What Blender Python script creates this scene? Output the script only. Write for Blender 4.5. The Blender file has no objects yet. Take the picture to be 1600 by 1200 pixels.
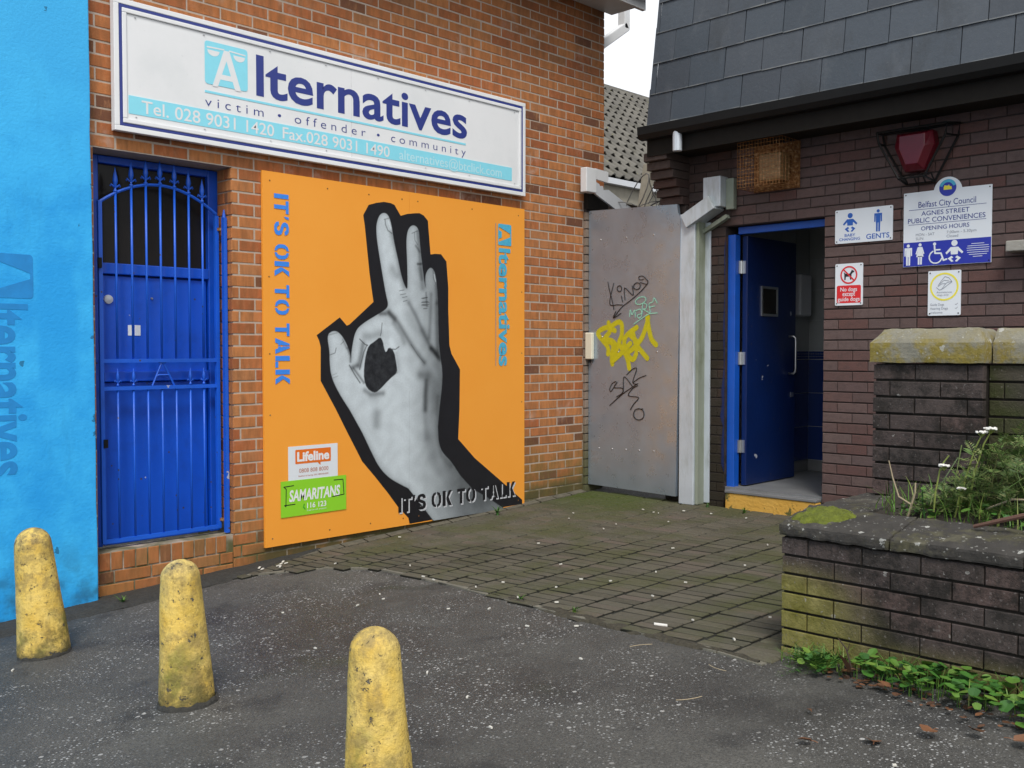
import bpy, bmesh, math, random
import numpy as np
from mathutils import Matrix, Vector, Euler
from mathutils.geometry import tessellate_polygon
from mathutils import noise as mnoise

random.seed(7); rnd = random.random
def U(a, b): return a + (b - a) * random.random()
SC = bpy.context.scene
COL = SC.collection
R = math.radians

# ---------------------------------------------------------------- camera, light, exposure
CAM_Z = 1.32
cam = bpy.data.cameras.new('camera'); camo = bpy.data.objects.new('camera', cam); COL.objects.link(camo)
cam.sensor_width = 36; cam.lens = 34.65; cam.clip_start = 0.05; cam.clip_end = 400
camo.location = (0, 0, CAM_Z)
camo.rotation_euler = (R(90 - 1.934), 0, R(-45.754))
SC.camera = camo
SUN_EL, SUN_AZ = 54, 224            # azimuth of the sun, degrees clockwise from +Y
world = bpy.data.worlds.new('World'); SC.world = world; world.use_nodes = True
wt = world.node_tree; wt.nodes.clear()
wo = wt.nodes.new('ShaderNodeOutputWorld'); wb = wt.nodes.new('ShaderNodeBackground')
ws = wt.nodes.new('ShaderNodeTexSky'); ws.sky_type = 'NISHITA'; ws.sun_disc = False
ws.sun_elevation = R(SUN_EL); ws.sun_rotation = R(SUN_AZ); ws.air_density = 1.0; ws.dust_density = 2.5
wh = wt.nodes.new('ShaderNodeHueSaturation'); wh.inputs['Saturation'].default_value = 0.12
wm = wt.nodes.new('ShaderNodeMix'); wm.data_type = 'RGBA'; wm.inputs[0].default_value = 0.80   # overcast: cloud layer over the sky
wm.inputs[7].default_value = (6.6, 6.8, 7.1, 1)
wt.links.new(ws.outputs[0], wh.inputs['Color']); wt.links.new(wh.outputs[0], wm.inputs[6])
wt.links.new(wm.outputs[2], wb.inputs[0]); wb.inputs[1].default_value = 0.10
wt.links.new(wb.outputs[0], wo.inputs[0])
sun = bpy.data.lights.new('sun', 'SUN'); suno = bpy.data.objects.new('sun', sun); COL.objects.link(suno)
sun.energy = 1.5; sun.angle = R(16); sun.color = (1, .96, .9)
az, el = R(SUN_AZ), R(SUN_EL)
suno.rotation_euler = Vector((math.sin(az) * math.cos(el), math.cos(az) * math.cos(el), math.sin(el))).to_track_quat('Z', 'Y').to_euler()
SC.view_settings.view_transform = 'Standard'; SC.view_settings.look = 'None'
SC.view_settings.exposure = 0.84; SC.view_settings.gamma = 1; SC.view_settings.use_curve_mapping = False
SC.render.engine = 'CYCLES'
SC.cycles.max_bounces = 6

FWD = Vector((0.7163, 0.6977, 0)); RGT = Vector((0.6977, -0.7163, 0))
def apparent(p):       # rough picture position of a point, only used to rank pieces by size
    d = p[0] * FWD.x + p[1] * FWD.y; r = p[0] * RGT.x + p[1] * RGT.y
    if d < .3: return None
    return 800 + 1540 * r / d, 548 - 1540 * (p[2] - CAM_Z) / d, d
def in_frame(p, m=40):
    a = apparent(p)
    return a is not None and -m < a[0] < 1600 + m and -m < a[1] < 1200 + m

# ---------------------------------------------------------------- material helper
class Mat:
    def __init__(s, name, rough=.6, metal=0., spec=.5):
        s.m = bpy.data.materials.new(name); s.m.use_nodes = True
        s.t = s.m.node_tree; s.b = s.t.nodes['Principled BSDF']
        s.b.inputs['Roughness'].default_value = rough; s.b.inputs['Metallic'].default_value = metal
        s.b.inputs['Specular IOR Level'].default_value = spec
        s._pos = None
    def n(s, typ, **kw):
        o = s.t.nodes.new(typ)
        for k, v in kw.items(): setattr(o, k, v)
        return o
    def link(s, a, b): s.t.links.new(a, b)
    def put(s, sock, v):
        if hasattr(v, 'links') or hasattr(v, 'is_output'): s.link(v, sock)
        elif isinstance(v, tuple) and len(v) == 3 and sock.type == 'RGBA': sock.default_value = (*v, 1)
        else: sock.default_value = v
    def pos(s):
        if s._pos is None: s._pos = s.n('ShaderNodeNewGeometry')
        return s._pos.outputs['Position']
    def island(s): s.pos(); return s._pos.outputs['Random Per Island']
    def rand(s):
        o = s.n('ShaderNodeObjectInfo').outputs['Random']
        return s.math('FRACT', s.math('ADD', o, s.island()))
    def scaled(s, sc):
        v = s.n('ShaderNodeVectorMath', operation='MULTIPLY'); s.link(s.pos(), v.inputs[0]); v.inputs[1].default_value = sc
        return v.outputs[0]
    def noise(s, scale, detail=4, rough=.55, vec=None, dist=0.):
        o = s.n('ShaderNodeTexNoise'); s.link(vec or s.pos(), o.inputs['Vector'])
        o.inputs['Scale'].default_value = scale; o.inputs['Detail'].default_value = detail
        o.inputs['Roughness'].default_value = rough; o.inputs['Distortion'].default_value = dist
        return o.outputs['Fac']
    def voro(s, scale, vec=None, feature='F1'):
        o = s.n('ShaderNodeTexVoronoi', feature=feature); s.link(vec or s.pos(), o.inputs['Vector'])
        o.inputs['Scale'].default_value = scale
        return o
    def speck(s, scale, thr, r0, r1):      # irregular flecks: displaced cells, only some of them
        nv = s.n('ShaderNodeTexNoise'); s.link(s.pos(), nv.inputs['Vector']); nv.inputs['Scale'].default_value = scale * 1.6; nv.inputs['Detail'].default_value = 3
        mv = s.n('ShaderNodeVectorMath', operation='MULTIPLY_ADD'); s.link(nv.outputs['Color'], mv.inputs[0]); mv.inputs[1].default_value = (1.1 / scale,) * 3; s.link(s.pos(), mv.inputs[2])
        v = s.voro(scale, mv.outputs[0]); c = s.n('ShaderNodeSeparateColor'); s.link(v.outputs['Color'], c.inputs[0])
        lim = s.math('MULTIPLY', c.outputs[1], r0); k = s.math('LESS_THAN', v.outputs['Distance'], lim)
        return s.math('MULTIPLY', k, s.math('GREATER_THAN', c.outputs[0], thr))
    def math(s, op, a, b=0., c=None, clamp=False):
        o = s.n('ShaderNodeMath', operation=op, use_clamp=clamp); s.put(o.inputs[0], a); s.put(o.inputs[1], b)
        if c is not None: s.put(o.inputs[2], c)
        return o.outputs[0]
    def step(s, v, a, b, lo=0., hi=1.):   # smooth ramp from lo at a to hi at b
        o = s.n('ShaderNodeMapRange', interpolation_type='SMOOTHSTEP'); s.put(o.inputs['Value'], v)
        o.inputs['From Min'].default_value = a; o.inputs['From Max'].default_value = b
        o.inputs['To Min'].default_value = lo; o.inputs['To Max'].default_value = hi
        return o.outputs[0]
    def xyz(s):
        o = s.n('ShaderNodeSeparateXYZ'); s.link(s.pos(), o.inputs[0]); return o.outputs
    def ramp(s, fac, stops, interp='LINEAR'):
        o = s.n('ShaderNodeValToRGB'); cr = o.color_ramp; cr.interpolation = interp
        while len(cr.elements) < len(stops): cr.elements.new(.5)
        for e, (p, c) in zip(cr.elements, stops): e.position = p; e.color = (*c, 1)
        s.put(o.inputs[0], fac); return o.outputs[0]
    def mix(s, fac, a, b, mode='MIX'):
        o = s.n('ShaderNodeMix', data_type='RGBA', blend_type=mode); s.put(o.inputs[0], fac)
        s.put(o.inputs[6], a); s.put(o.inputs[7], b); return o.outputs[2]
    def color(s, v): s.put(s.b.inputs['Base Color'], v)
    def rough(s, v): s.put(s.b.inputs['Roughness'], v)
    def bump(s, h, dist=.002, strength=1.):
        o = s.n('ShaderNodeBump'); o.inputs['Strength'].default_value = strength; o.inputs['Distance'].default_value = dist
        s.put(o.inputs['Height'], h); s.link(o.outputs[0], s.b.inputs['Normal'])

def plain(name, c, rough=.5, metal=0., spec=.5, var=.12, scale=9., bump=0., bscale=60.):
    M = Mat(name, rough, metal, spec)
    f = M.noise(scale, 5, .6)
    M.color(M.mix(f, tuple(x * (1 - var) for x in c), tuple(min(1, x * (1 + var)) for x in c)))
    if bump: M.bump(M.noise(bscale, 4), bump)
    return M.m

# brick of the office wall
def brick_office():
    M = Mat('orange_brick', .85, 0, .25); r = M.rand()
    base = M.ramp(r, [(0, (.34, .105, .04)), (.2, (.45, .165, .055)), (.5, (.50, .20, .07)), (.8, (.40, .125, .045)), (.93, (.45, .20, .08)), (.965, (.15, .06, .035)), (1, (.17, .075, .045))])
    streak = M.noise(16, 4, .6, M.scaled((1.6, 1.6, .35)))
    base = M.mix(M.step(streak, .35, .7, 0, .55), base, (.19, .085, .035))
    base = M.mix(M.step(M.noise(38, 3, .6, M.scaled((1, 1, .35))), .5, .75, 0, .35), base, (.50, .24, .11))
    base = M.mix(M.math('MULTIPLY', M.step(M.noise(2.1, 3), .56, .72), M.step(M.noise(14, 4), .42, .68, 0, .6)), base, (.52, .40, .33))
    x, y, z = M.xyz()
    foot = M.math('MULTIPLY', M.step(z, .75, .05), M.step(x, 3.2, 6.2, .35, 1))
    foot = M.math('MULTIPLY', foot, M.step(M.noise(5, 4), .25, .6))
    base = M.mix(M.math('MULTIPLY', foot, .85), base, (.12, .115, .03))
    h = M.math('SUBTRACT', z, M.math('MULTIPLY_ADD', x, .046, -.223))
    base = M.mix(M.math('MULTIPLY', M.step(h, .17, .06, 0, .92), M.math('MULTIPLY', M.step(x, 3.25, 3.5), M.step(M.noise(6, 4), .2, .5))), base, (.085, .075, .03))
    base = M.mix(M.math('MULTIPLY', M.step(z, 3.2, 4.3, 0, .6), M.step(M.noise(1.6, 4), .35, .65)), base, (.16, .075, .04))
    M.color(base); M.bump(M.noise(140, 4, .7), .0022)
    return M.m
def mortar(name, c, moss=None):
    M = Mat(name, .95, 0, .1); f = M.noise(45, 4, .7)
    col = M.mix(f, tuple(v * .7 for v in c), tuple(v * 1.2 for v in c))
    if moss:
        x, y, z = M.xyz(); col = M.mix(M.math('MULTIPLY', M.step(z, moss, .05), M.step(M.noise(6, 3), .3, .6, 0, .9)), col, (.075, .08, .022))
    M.color(col); M.bump(M.noise(150, 3), .002); return M.m
def brick_toilet():
    M = Mat('brown_rustic_brick', .9, 0, .2); r = M.rand()
    base = M.ramp(r, [(0, (.115, .078, .074)), (.35, (.14, .102, .096)), (.55, (.125, .068, .062)), (.75, (.12, .09, .088)), (.9, (.135, .072, .064)), (1, (.105, .076, .073))])
    base = M.mix(M.step(M.noise(22, 4, .65, M.scaled((1, 1, 1.5))), .4, .75, 0, .5), base, (.075, .055, .052))
    sp = M.voro(120); base = M.mix(M.step(sp.outputs['Distance'], .28, .1, 0, .3), base, (.22, .18, .16))
    x, y, z = M.xyz()
    wet = M.math('MULTIPLY', M.step(y, 4.1, 4.2), M.step(M.noise(3, 4), .2, .55, .6, 1))
    base = M.mix(M.math('MULTIPLY', wet, M.step(z, 2.6, 1.2, .4, .92)), base, (.022, .02, .012))
    M.color(base); M.bump(M.noise(95, 5, .75, M.scaled((1, 1, 1.8))), .006)
    return M.m
def brick_planter():
    M = Mat('sooty_planter_brick', .9, 0, .25); r = M.rand()
    base = M.ramp(r, [(0, (.060, .046, .043)), (.4, (.085, .066, .061)), (.7, (.062, .052, .048)), (.88, (.115, .078, .070)), (1, (.05, .043, .040))])
    base = M.mix(M.step(M.noise(4, 6, .75), .44, .64, 0, .85), base, (.016, .015, .013))
    base = M.mix(M.step(M.noise(33, 4, .75), .55, .75, 0, .45), base, (.13, .11, .10))
    x, y, z = M.xyz()
    g = M.math('MULTIPLY', M.step(M.math('SUBTRACT', y, M.math('MULTIPLY', z, .7)), 1.30, 1.72), M.step(z, .50, .36))
    g = M.math('MAXIMUM', g, M.step(z, .26, .1, 0, .85))
    g = M.math('MULTIPLY', g, M.step(x, 4.0, 3.9))
    g = M.math('MULTIPLY', g, M.step(M.noise(7, 5, .65), .16, .44))
    base = M.mix(g, base, M.ramp(M.noise(12, 3), [(.3, (.13, .12, .022)), (.7, (.27, .24, .08))]))
    g2 = M.math('MULTIPLY', M.step(x, 4.40, 4.44), M.step(M.noise(4, 4), .3, .6, .2, .8))
    base = M.mix(g2, base, (.045, .055, .015))
    base = M.mix(M.math('MULTIPLY', M.speck(34, .955, .30, 0), .6), base, (.32, .31, .29))
    base = M.mix(M.math('MULTIPLY', M.speck(110, .86, .5, 0), .35), base, (.22, .20, .19))
    M.color(base); M.bump(M.noise(60, 6, .75), .010)
    return M.m
def coping_mat(name, c1, c2, lich):
    M = Mat(name, .95, 0, .2)
    base = M.mix(M.noise(11, 5, .65), c1, c2)
    if not lich: base = M.mix(M.step(M.noise(7, 5, .7), .5, .68, 0, .75), base, (.09, .085, .045)); base = M.mix(M.step(M.noise(3.5, 5, .7), .52, .66, 0, .6), base, (.13, .12, .10))
    if lich:
        nz = M.n('ShaderNodeNewGeometry').outputs['Normal']; sx = M.n('ShaderNodeSeparateXYZ'); M.link(nz, sx.inputs[0])
        up = M.step(sx.outputs[2], .35, .75, 1, .25)
        base = M.mix(M.math('MULTIPLY', up, M.step(M.noise(8, 5, .7), .38, .58)), base, lich)
    base = M.mix(M.math('MULTIPLY', M.speck(30, .86, .40, 0), .7), base, (.42, .42, .39))
    base = M.mix(M.math('MULTIPLY', M.speck(90, .80, .5, 0), .4), base, (.36, .36, .33))
    M.color(base); M.bump(M.noise(60, 5, .7), .006); return M.m
def asphalt_mat():
    M = Mat('asphalt', .75, 0, .4)
    big = M.noise(.9, 5, .6); base = M.ramp(big, [(.32, (.040, .038, .035)), (.48, (.070, .067, .060)), (.66, (.105, .10, .089))])
    base = M.mix(M.step(M.noise(2.6, 5, .65), .5, .66, 0, .75), base, (.028, .027, .026))
    base = M.mix(M.step(M.noise(6, 4, .65), .56, .7, 0, .35), base, (.12, .115, .10))
    base = M.mix(M.step(M.noise(110, 4, .8), .42, .66, 0, .7), base, (.018, .018, .018))
    base = M.mix(M.step(M.noise(170, 3, .8), .55, .7, 0, .6), base, (.16, .155, .145))
    for sc, thr, col in ((70, .72, (.40, .40, .39)), (120, .62, (.22, .22, .215)), (36, .955, (.42, .41, .39))):
        v = M.voro(sc); c = M.n('ShaderNodeSeparateColor'); M.link(v.outputs['Color'], c.inputs[0])
        k = M.math('MULTIPLY', M.step(v.outputs['Distance'], .36, .24), M.math('GREATER_THAN', c.outputs[0], thr))
        k = M.math('MULTIPLY', k, M.step(M.noise(2.1, 5, .6), .38, .6, .10, .9))
        base = M.mix(k, base, col)
    base = M.mix(M.step(M.noise(1.3, 3), .62, .72, 0, .3), base, (.06, .07, .03))
    M.color(base); M.rough(M.step(big, .3, .65, .50, .82)); M.bump(M.noise(120, 4, .7), .006); return M.m
def paver_mat(joints=True):
    M = Mat('mossy_block_paver', .9, 0, .2); r = M.rand()
    base = M.ramp(r, [(0, (.070, .064, .048)), (.35, (.105, .094, .072)), (.7, (.082, .077, .058)), (1, (.115, .093, .076))])
    base = M.mix(M.step(M.noise(2.2, 5, .6), .40, .66, 0, .7), base, (.062, .068, .024))
    base = M.mix(M.step(M.noise(1.2, 4), .55, .72, 0, .6), base, (.05, .045, .035))
    x, y, z = M.xyz()
    base = M.mix(M.math('MULTIPLY', M.step(x, 5.6, 6.5), M.step(y, 4.3, 5.1, 0, .8)), base, (.05, .07, .012))
    base = M.mix(M.step(M.noise(35, 4, .7), .5, .75, 0, .4), base, (.14, .125, .1))
    tc = M.n('ShaderNodeTexCoord').outputs['Object']; sx = M.n('ShaderNodeSeparateXYZ'); M.link(tc, sx.inputs[0])
    if joints: base = M.mix(M.step(sx.outputs[2], -.002, -.006), base, (.010, .010, .007))      # soil packed in the joints
    M.color(base); M.bump(M.noise(80, 4, .7), .004); return M.m
def bollard_mat():
    M = Mat('flaked_yellow_paint', .6, 0, .35)
    t = M.n('ShaderNodeTexCoord').outputs['Object']
    sx = M.n('ShaderNodeSeparateXYZ'); M.link(t, sx.inputs[0]); z = sx.outputs[2]
    base = M.ramp(M.noise(9, 4), [(.3, (.66, .43, .07)), (.5, (.74, .53, .13)), (.72, (.70, .54, .19))])
    sv = M.n('ShaderNodeVectorMath', operation='MULTIPLY'); M.link(M.pos(), sv.inputs[0]); sv.inputs[1].default_value = (1, 1, .22)
    base = M.mix(M.step(M.noise(17, 5, .7, sv.outputs[0]), .48, .75, 0, .7), base, (.24, .165, .05))
    top = M.math('MULTIPLY', M.step(z, .42, .56), M.step(M.noise(30, 5, .7), .4, .58, .1, .75))
    base = M.mix(top, base, (.15, .12, .06))
    lo = M.math('MULTIPLY', M.step(z, .48, .1), M.step(M.noise(7, 4), .5, .66, 0, .85))
    base = M.mix(lo, base, (.16, .17, .03))
    base = M.mix(M.step(M.noise(70, 4, .75), .52, .68, 0, .55), base, (.28, .19, .07))
    base = M.mix(M.step(M.noise(11, 6, .75), .47, .64, 0, .7), base, (.30, .22, .08))
    base = M.mix(M.math('MULTIPLY', M.step(z, .30, .05), M.step(M.noise(13, 5, .7), .42, .62, 0, .8)), base, (.13, .11, .035))
    chip = M.step(M.noise(30, 6, .78), .605, .625)
    base = M.mix(chip, base, (.10, .095, .085))
    base = M.mix(M.step(z, .05, .0, 0, .8), base, (.045, .045, .025))
    M.color(base); M.bump(M.math('SUBTRACT', M.noise(55, 5, .7), M.math('MULTIPLY', chip, 1.2)), .005); return M.m
def blue_render():
    M = Mat('light_blue_masonry_paint', .7, 0, .3)
    x, y, z = M.xyz()
    base = M.mix(M.step(M.noise(1.8, 5, .65), .35, .65), (.018, .33, .78), (.045, .47, .92))
    base = M.mix(M.step(M.noise(7, 5, .7, M.scaled((1, 1, .25))), .52, .75, 0, .35), base, (.016, .24, .55))
    base = M.mix(M.step(z, 1.9, 3.2, 0, .7), base, (.065, .48, .86))
    px = M.math('MULTIPLY', M.step(x, 2.02, 2.06), M.step(M.math('ADD', x, M.math('MULTIPLY', M.noise(5, 3), .12)), 2.33, 2.27))
    pz = M.math('MULTIPLY', M.step(M.math('ADD', z, M.math('MULTIPLY', M.noise(4, 3), .2)), 1.1, 1.3), M.step(z, 1.83, 1.78))
    base = M.mix(M.math('MULTIPLY', px, M.math('MULTIPLY', pz, .7)), base, (.018, .34, .80))
    base = M.mix(M.math('MULTIPLY', M.step(z, .35, -.1), M.step(M.noise(7, 5), .35, .65, 0, .75)), base, (.022, .10, .17))
    base = M.mix(M.math('MULTIPLY', M.speck(13, .93, .25, 0), .7), base, (.012, .09, .18))
    M.color(base); M.bump(M.noise(55, 4, .6), .0022); return M.m
def gate_paint(name, c):
    M = Mat(name, .38, 0, .5)
    base = M.mix(M.noise(3.5, 4), tuple(v * .8 for v in c), tuple(v * 1.2 for v in c))
    sp = M.voro(22); cc = M.n('ShaderNodeSeparateColor'); M.link(sp.outputs['Color'], cc.inputs[0])
    k = M.math('MULTIPLY', M.step(sp.outputs['Distance'], .18, .08), M.math('GREATER_THAN', cc.outputs[0], .88))
    base = M.mix(k, base, (.06, .045, .04))
    base = M.mix(M.math('MULTIPLY', M.speck(11, .93, .22, 0), .8), base, (.45, .48, .55))
    base = M.mix(M.step(M.noise(2.2, 5, .7), .5, .72, 0, .45), base, tuple(v * .55 + .004 for v in c))
    M.color(base); M.bump(M.noise(25, 3), .0012); return M.m
def galv(name, c, rough, metal=.85, stain=None):
    M = Mat(name, rough, metal, .5)
    base = M.mix(M.noise(5, 5, .65), tuple(v * .82 for v in c), tuple(min(1, v * 1.12) for v in c))
    if stain:
        x, y, z = M.xyz(); base = M.mix(M.step(M.noise(6, 5, .7, M.scaled((1, 1, .25))), .48, .7, 0, .75), base, stain)
    M.color(base); M.rough(M.step(M.noise(9, 4), .3, .7, rough - .06, rough + .12)); M.bump(M.noise(3, 1), .0006); return M.m
def rust_mat():
    M = Mat('rusty_wire', .8, .3, .3)
    M.color(M.ramp(M.noise(40, 4), [(.3, (.10, .04, .018)), (.55, (.28, .13, .045)), (.75, (.45, .32, .17))])); return M.m
def slate_mat():
    M = Mat('slate', .5, 0, .5); r = M.rand()
    base = M.ramp(r, [(0, (.030, .041, .054)), (.35, (.052, .065, .082)), (.6, (.040, .049, .062)), (1, (.060, .072, .088))])
    base = M.mix(M.step(M.noise(6, 5, .7, M.scaled((1, 1, .4))), .5, .75, 0, .5), base, (.085, .095, .108))
    tc = M.n('ShaderNodeTexCoord').outputs['Object']; sx = M.n('ShaderNodeSeparateXYZ'); M.link(tc, sx.inputs[0])
    base = M.mix(M.step(M.noise(2.5, 5, .7, M.scaled((1, 1, .6))), .5, .7, 0, .55), base, (.028, .033, .038))
    base = M.mix(M.step(M.noise(60, 4, .75), .6, .72, 0, .4), base, (.11, .12, .13))
    base = M.mix(M.math('MULTIPLY', M.step(sx.outputs[2], .012, .003), M.step(M.noise(3, 4), .4, .6, .15, .9)), base, (.20, .21, .21))
    M.color(base); M.bump(M.noise(30, 5, .65), .0025); return M.m
def rooftile_mat():
    M = Mat('concrete_roof_tile', .9, 0, .2); r = M.rand()
    base = M.ramp(r, [(0, (.105, .100, .09)), (1, (.15, .142, .125))])
    base = M.mix(M.step(M.noise(3, 5, .7), .5, .7, 0, .6), base, (.07, .068, .055))
    base = M.mix(M.step(M.noise(9, 4, .7), .66, .7, 0, .7), base, (.22, .21, .06))
    M.color(base); M.bump(M.noise(40, 4), .004); return M.m
def orange_mat():
    M = Mat('orange_board_paint', .55, 0, .35)
    base = M.mix(M.noise(2.5, 5, .6), (.86, .325, .034), (.90, .37, .050))
    sp = M.voro(14); cc = M.n('ShaderNodeSeparateColor'); M.link(sp.outputs['Color'], cc.inputs[0])
    M.color(base); M.bump(M.noise(50, 3), .0006); return M.m
def vcol_mat(name, rough):
    M = Mat(name, rough, 0, .3); a = M.n('ShaderNodeVertexColor'); a.layer_name = 'paint'
    M.color(M.mix(M.step(M.noise(20, 5, .7), .3, .8, 0, .12), a.outputs[0], (.3, .33, .36))); return M.m
def leaf_mat(name, a, b, c):
    M = Mat(name, .55, 0, .4); r = M.rand()
    M.color(M.ramp(r, [(0, a), (.55, b), (1, c)])); M.b.inputs['Subsurface Weight'].default_value = 0
    return M.m
def white_panel():
    M = Mat('weathered_white_sign', .5, 0, .4)
    base = M.mix(M.step(M.noise(2.2, 5, .65), .4, .75, 0, .5), (.80, .81, .82), (.66, .69, .70))
    base = M.mix(M.step(M.noise(30, 5, .7), .62, .75, 0, .35), base, (.5, .5, .48))
    M.color(base); return M.m

MT = dict(
    brick=brick_office(), mortar=mortar('pale_mortar', (.46, .38, .31), .5), tbrick=brick_toilet(), tmortar=mortar('dark_mortar', (.052, .042, .040)),
    pbrick=brick_planter(), pmortar=mortar('sooty_mortar', (.022, .019, .016)), coping=coping_mat('lichen_coping', (.16, .15, .12), (.26, .25, .2), (.22, .175, .045)),
    dcoping=coping_mat('dark_coping', (.022, .020, .018), (.075, .070, .064), None), asphalt=asphalt_mat(), paver=paver_mat(), paver2=paver_mat(False), bollard=bollard_mat(),
    bluewall=blue_render(), ghost=plain('faded_blue_lettering', (.010, .235, .60), .7, var=.25, scale=14),
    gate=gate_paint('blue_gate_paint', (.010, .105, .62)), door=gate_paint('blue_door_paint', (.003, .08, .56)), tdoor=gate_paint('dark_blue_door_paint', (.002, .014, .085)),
    tframe=gate_paint('blue_frame_paint', (.006, .085, .46)), glass=plain('dark_glass', (.014, .012, .011), .22, spec=.22, var=.3, scale=2), white=plain('white_paint', (.78, .79, .80), .5, var=.05),
    sign=white_panel(), navy=plain('navy_print', (.028, .045, .24), .45, var=.06), cyan=plain('cyan_print', (.26, .72, .86), .5, var=.06, scale=20), cyan2=plain('teal_stencil', (.07, .42, .62), .6, var=.2, scale=30),
    orange=orange_mat(), black=plain('black_paint', (.010, .010, .013), .45, var=.4, scale=12), stencil=plain('blue_stencil', (.04, .24, .80), .6, var=.15, scale=40),
    lgrey=plain('pale_grey_paint', (.55, .57, .6), .5, var=.1), hand=vcol_mat('painted_hand', .5), plywood=plain('board_edge', (.30, .2, .1), .8, var=.3, scale=40),
    galv=galv('galvanised_sheet', (.40, .48, .57), .31, .66), pipe=galv('weathered_galvanised', (.55, .60, .65), .5, .25, (.36, .39, .38)), pipeg=galv('algae_galvanised', (.27, .30, .24), .7, .1, (.15, .17, .10)),
    rust=rust_mat(), slate=slate_mat(), rooftile=rooftile_mat(), blackpl=plain('black_plastic', (.008, .008, .008), .55, spec=.2, var=.3), darkwood=plain('dark_stained_wood', (.014, .012, .010), .8, spec=.2, var=.3, scale=20),
    concrete=plain('concrete', (.30, .29, .26), .9, var=.25, scale=12, bump=.004), stepy=None, red=plain('red_lens', (.12, .003, .012), .3, var=.3, scale=30), steel=plain('brushed_steel', (.55, .56, .57), .3, .9, var=.1),
    cream=plain('cream_plastic', (.72, .69, .55), .5, var=.06), signw=plain('white_plastic_sign', (.72, .76, .80), .35, var=.03), signb=plain('royal_blue_print', (.018, .028, .36), .4, var=.06), pict=plain('blue_pictogram', (.02, .11, .46), .45, var=.05),
    redp=plain('red_print', (.66, .02, .022), .45, var=.06), greyp=plain('grey_print', (.25, .27, .32), .5), yellowp=plain('yellow_print', (.80, .72, .06), .5), spray=plain('yellow_spray', (.52, .48, .012), .5, var=.25, scale=30),
    marker=plain('black_marker', (.012, .010, .010), .4), mint=plain('mint_marker', (.30, .62, .48), .5), green=plain('lime_print', (.26, .63, .025), .5, var=.04), llor=plain('orange_print', (.76, .16, .012), .5, var=.04),
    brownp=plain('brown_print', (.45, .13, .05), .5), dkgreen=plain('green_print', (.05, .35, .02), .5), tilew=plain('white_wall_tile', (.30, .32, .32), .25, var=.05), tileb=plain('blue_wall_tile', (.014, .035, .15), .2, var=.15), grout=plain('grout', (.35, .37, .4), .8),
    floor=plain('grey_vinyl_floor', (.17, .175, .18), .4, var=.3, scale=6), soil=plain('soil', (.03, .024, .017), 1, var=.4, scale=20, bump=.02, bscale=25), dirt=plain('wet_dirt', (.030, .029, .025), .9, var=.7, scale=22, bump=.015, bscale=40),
    grass=leaf_mat('grass_blade', (.05, .13, .015), (.08, .19, .02), (.17, .20, .05)), weed=leaf_mat('weed_leaf', (.022, .075, .014), (.045, .14, .018), (.12, .20, .03)), feather=leaf_mat('feathery_leaf', (.05, .095, .022), (.085, .15, .032), (.20, .21, .08)),
    stem=plain('green_stem', (.22, .27, .06), .7, var=.3, scale=40), dry=plain('dry_stem', (.32, .26, .17), .9, var=.3, scale=40), petal=plain('white_petals', (.72, .70, .66), .8, var=.15, scale=80), moss=plain('moss', (.105, .125, .012), 1, var=.75, scale=28, bump=.02, bscale=60),
    deadleaf=leaf_mat('dead_leaf', (.075, .035, .018), (.17, .075, .035), (.045, .024, .015)), litter=plain('pale_litter', (.6, .58, .52), .8, var=.3, scale=50), softwood=plain('weathered_wood', (.28, .26, .21), .9, var=.25, scale=14), dullbrown=plain('brown_render', (.12, .095, .08), .9, var=.3),
    upvc=plain('white_upvc', (.70, .71, .72), .4, var=.08), wire=plain('dull_wire', (.20, .19, .18), .6, .5, var=.3, scale=30), beige=brick_toilet(), pinkp=plain('pink_wrapper', (.6, .05, .12), .5),
)
def step_yellow():
    M = Mat('yellow_step_paint', .7, 0, .3)
    b = M.mix(M.noise(8, 4), (.55, .30, .045), (.62, .38, .09)); b = M.mix(M.step(M.noise(9, 5, .7), .57, .64), b, (.10, .10, .03)); M.color(b); M.bump(M.noise(40, 4), .006); return M.m
MT['stepy'] = step_yellow(); MT['faded'] = plain('faded_print', (.50, .80, .88), .5)
def beige_brick():
    M = Mat('beige_grey_brick', .9, 0, .2); M.color(M.mix(M.step(M.xyz()[2], .9, .2), M.ramp(M.rand(), [(0, (.20, .155, .12)), (1, (.26, .20, .16))]), (.10, .10, .05))); M.bump(M.noise(90, 4), .003); return M.m
MT['beige'] = beige_brick()

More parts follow.
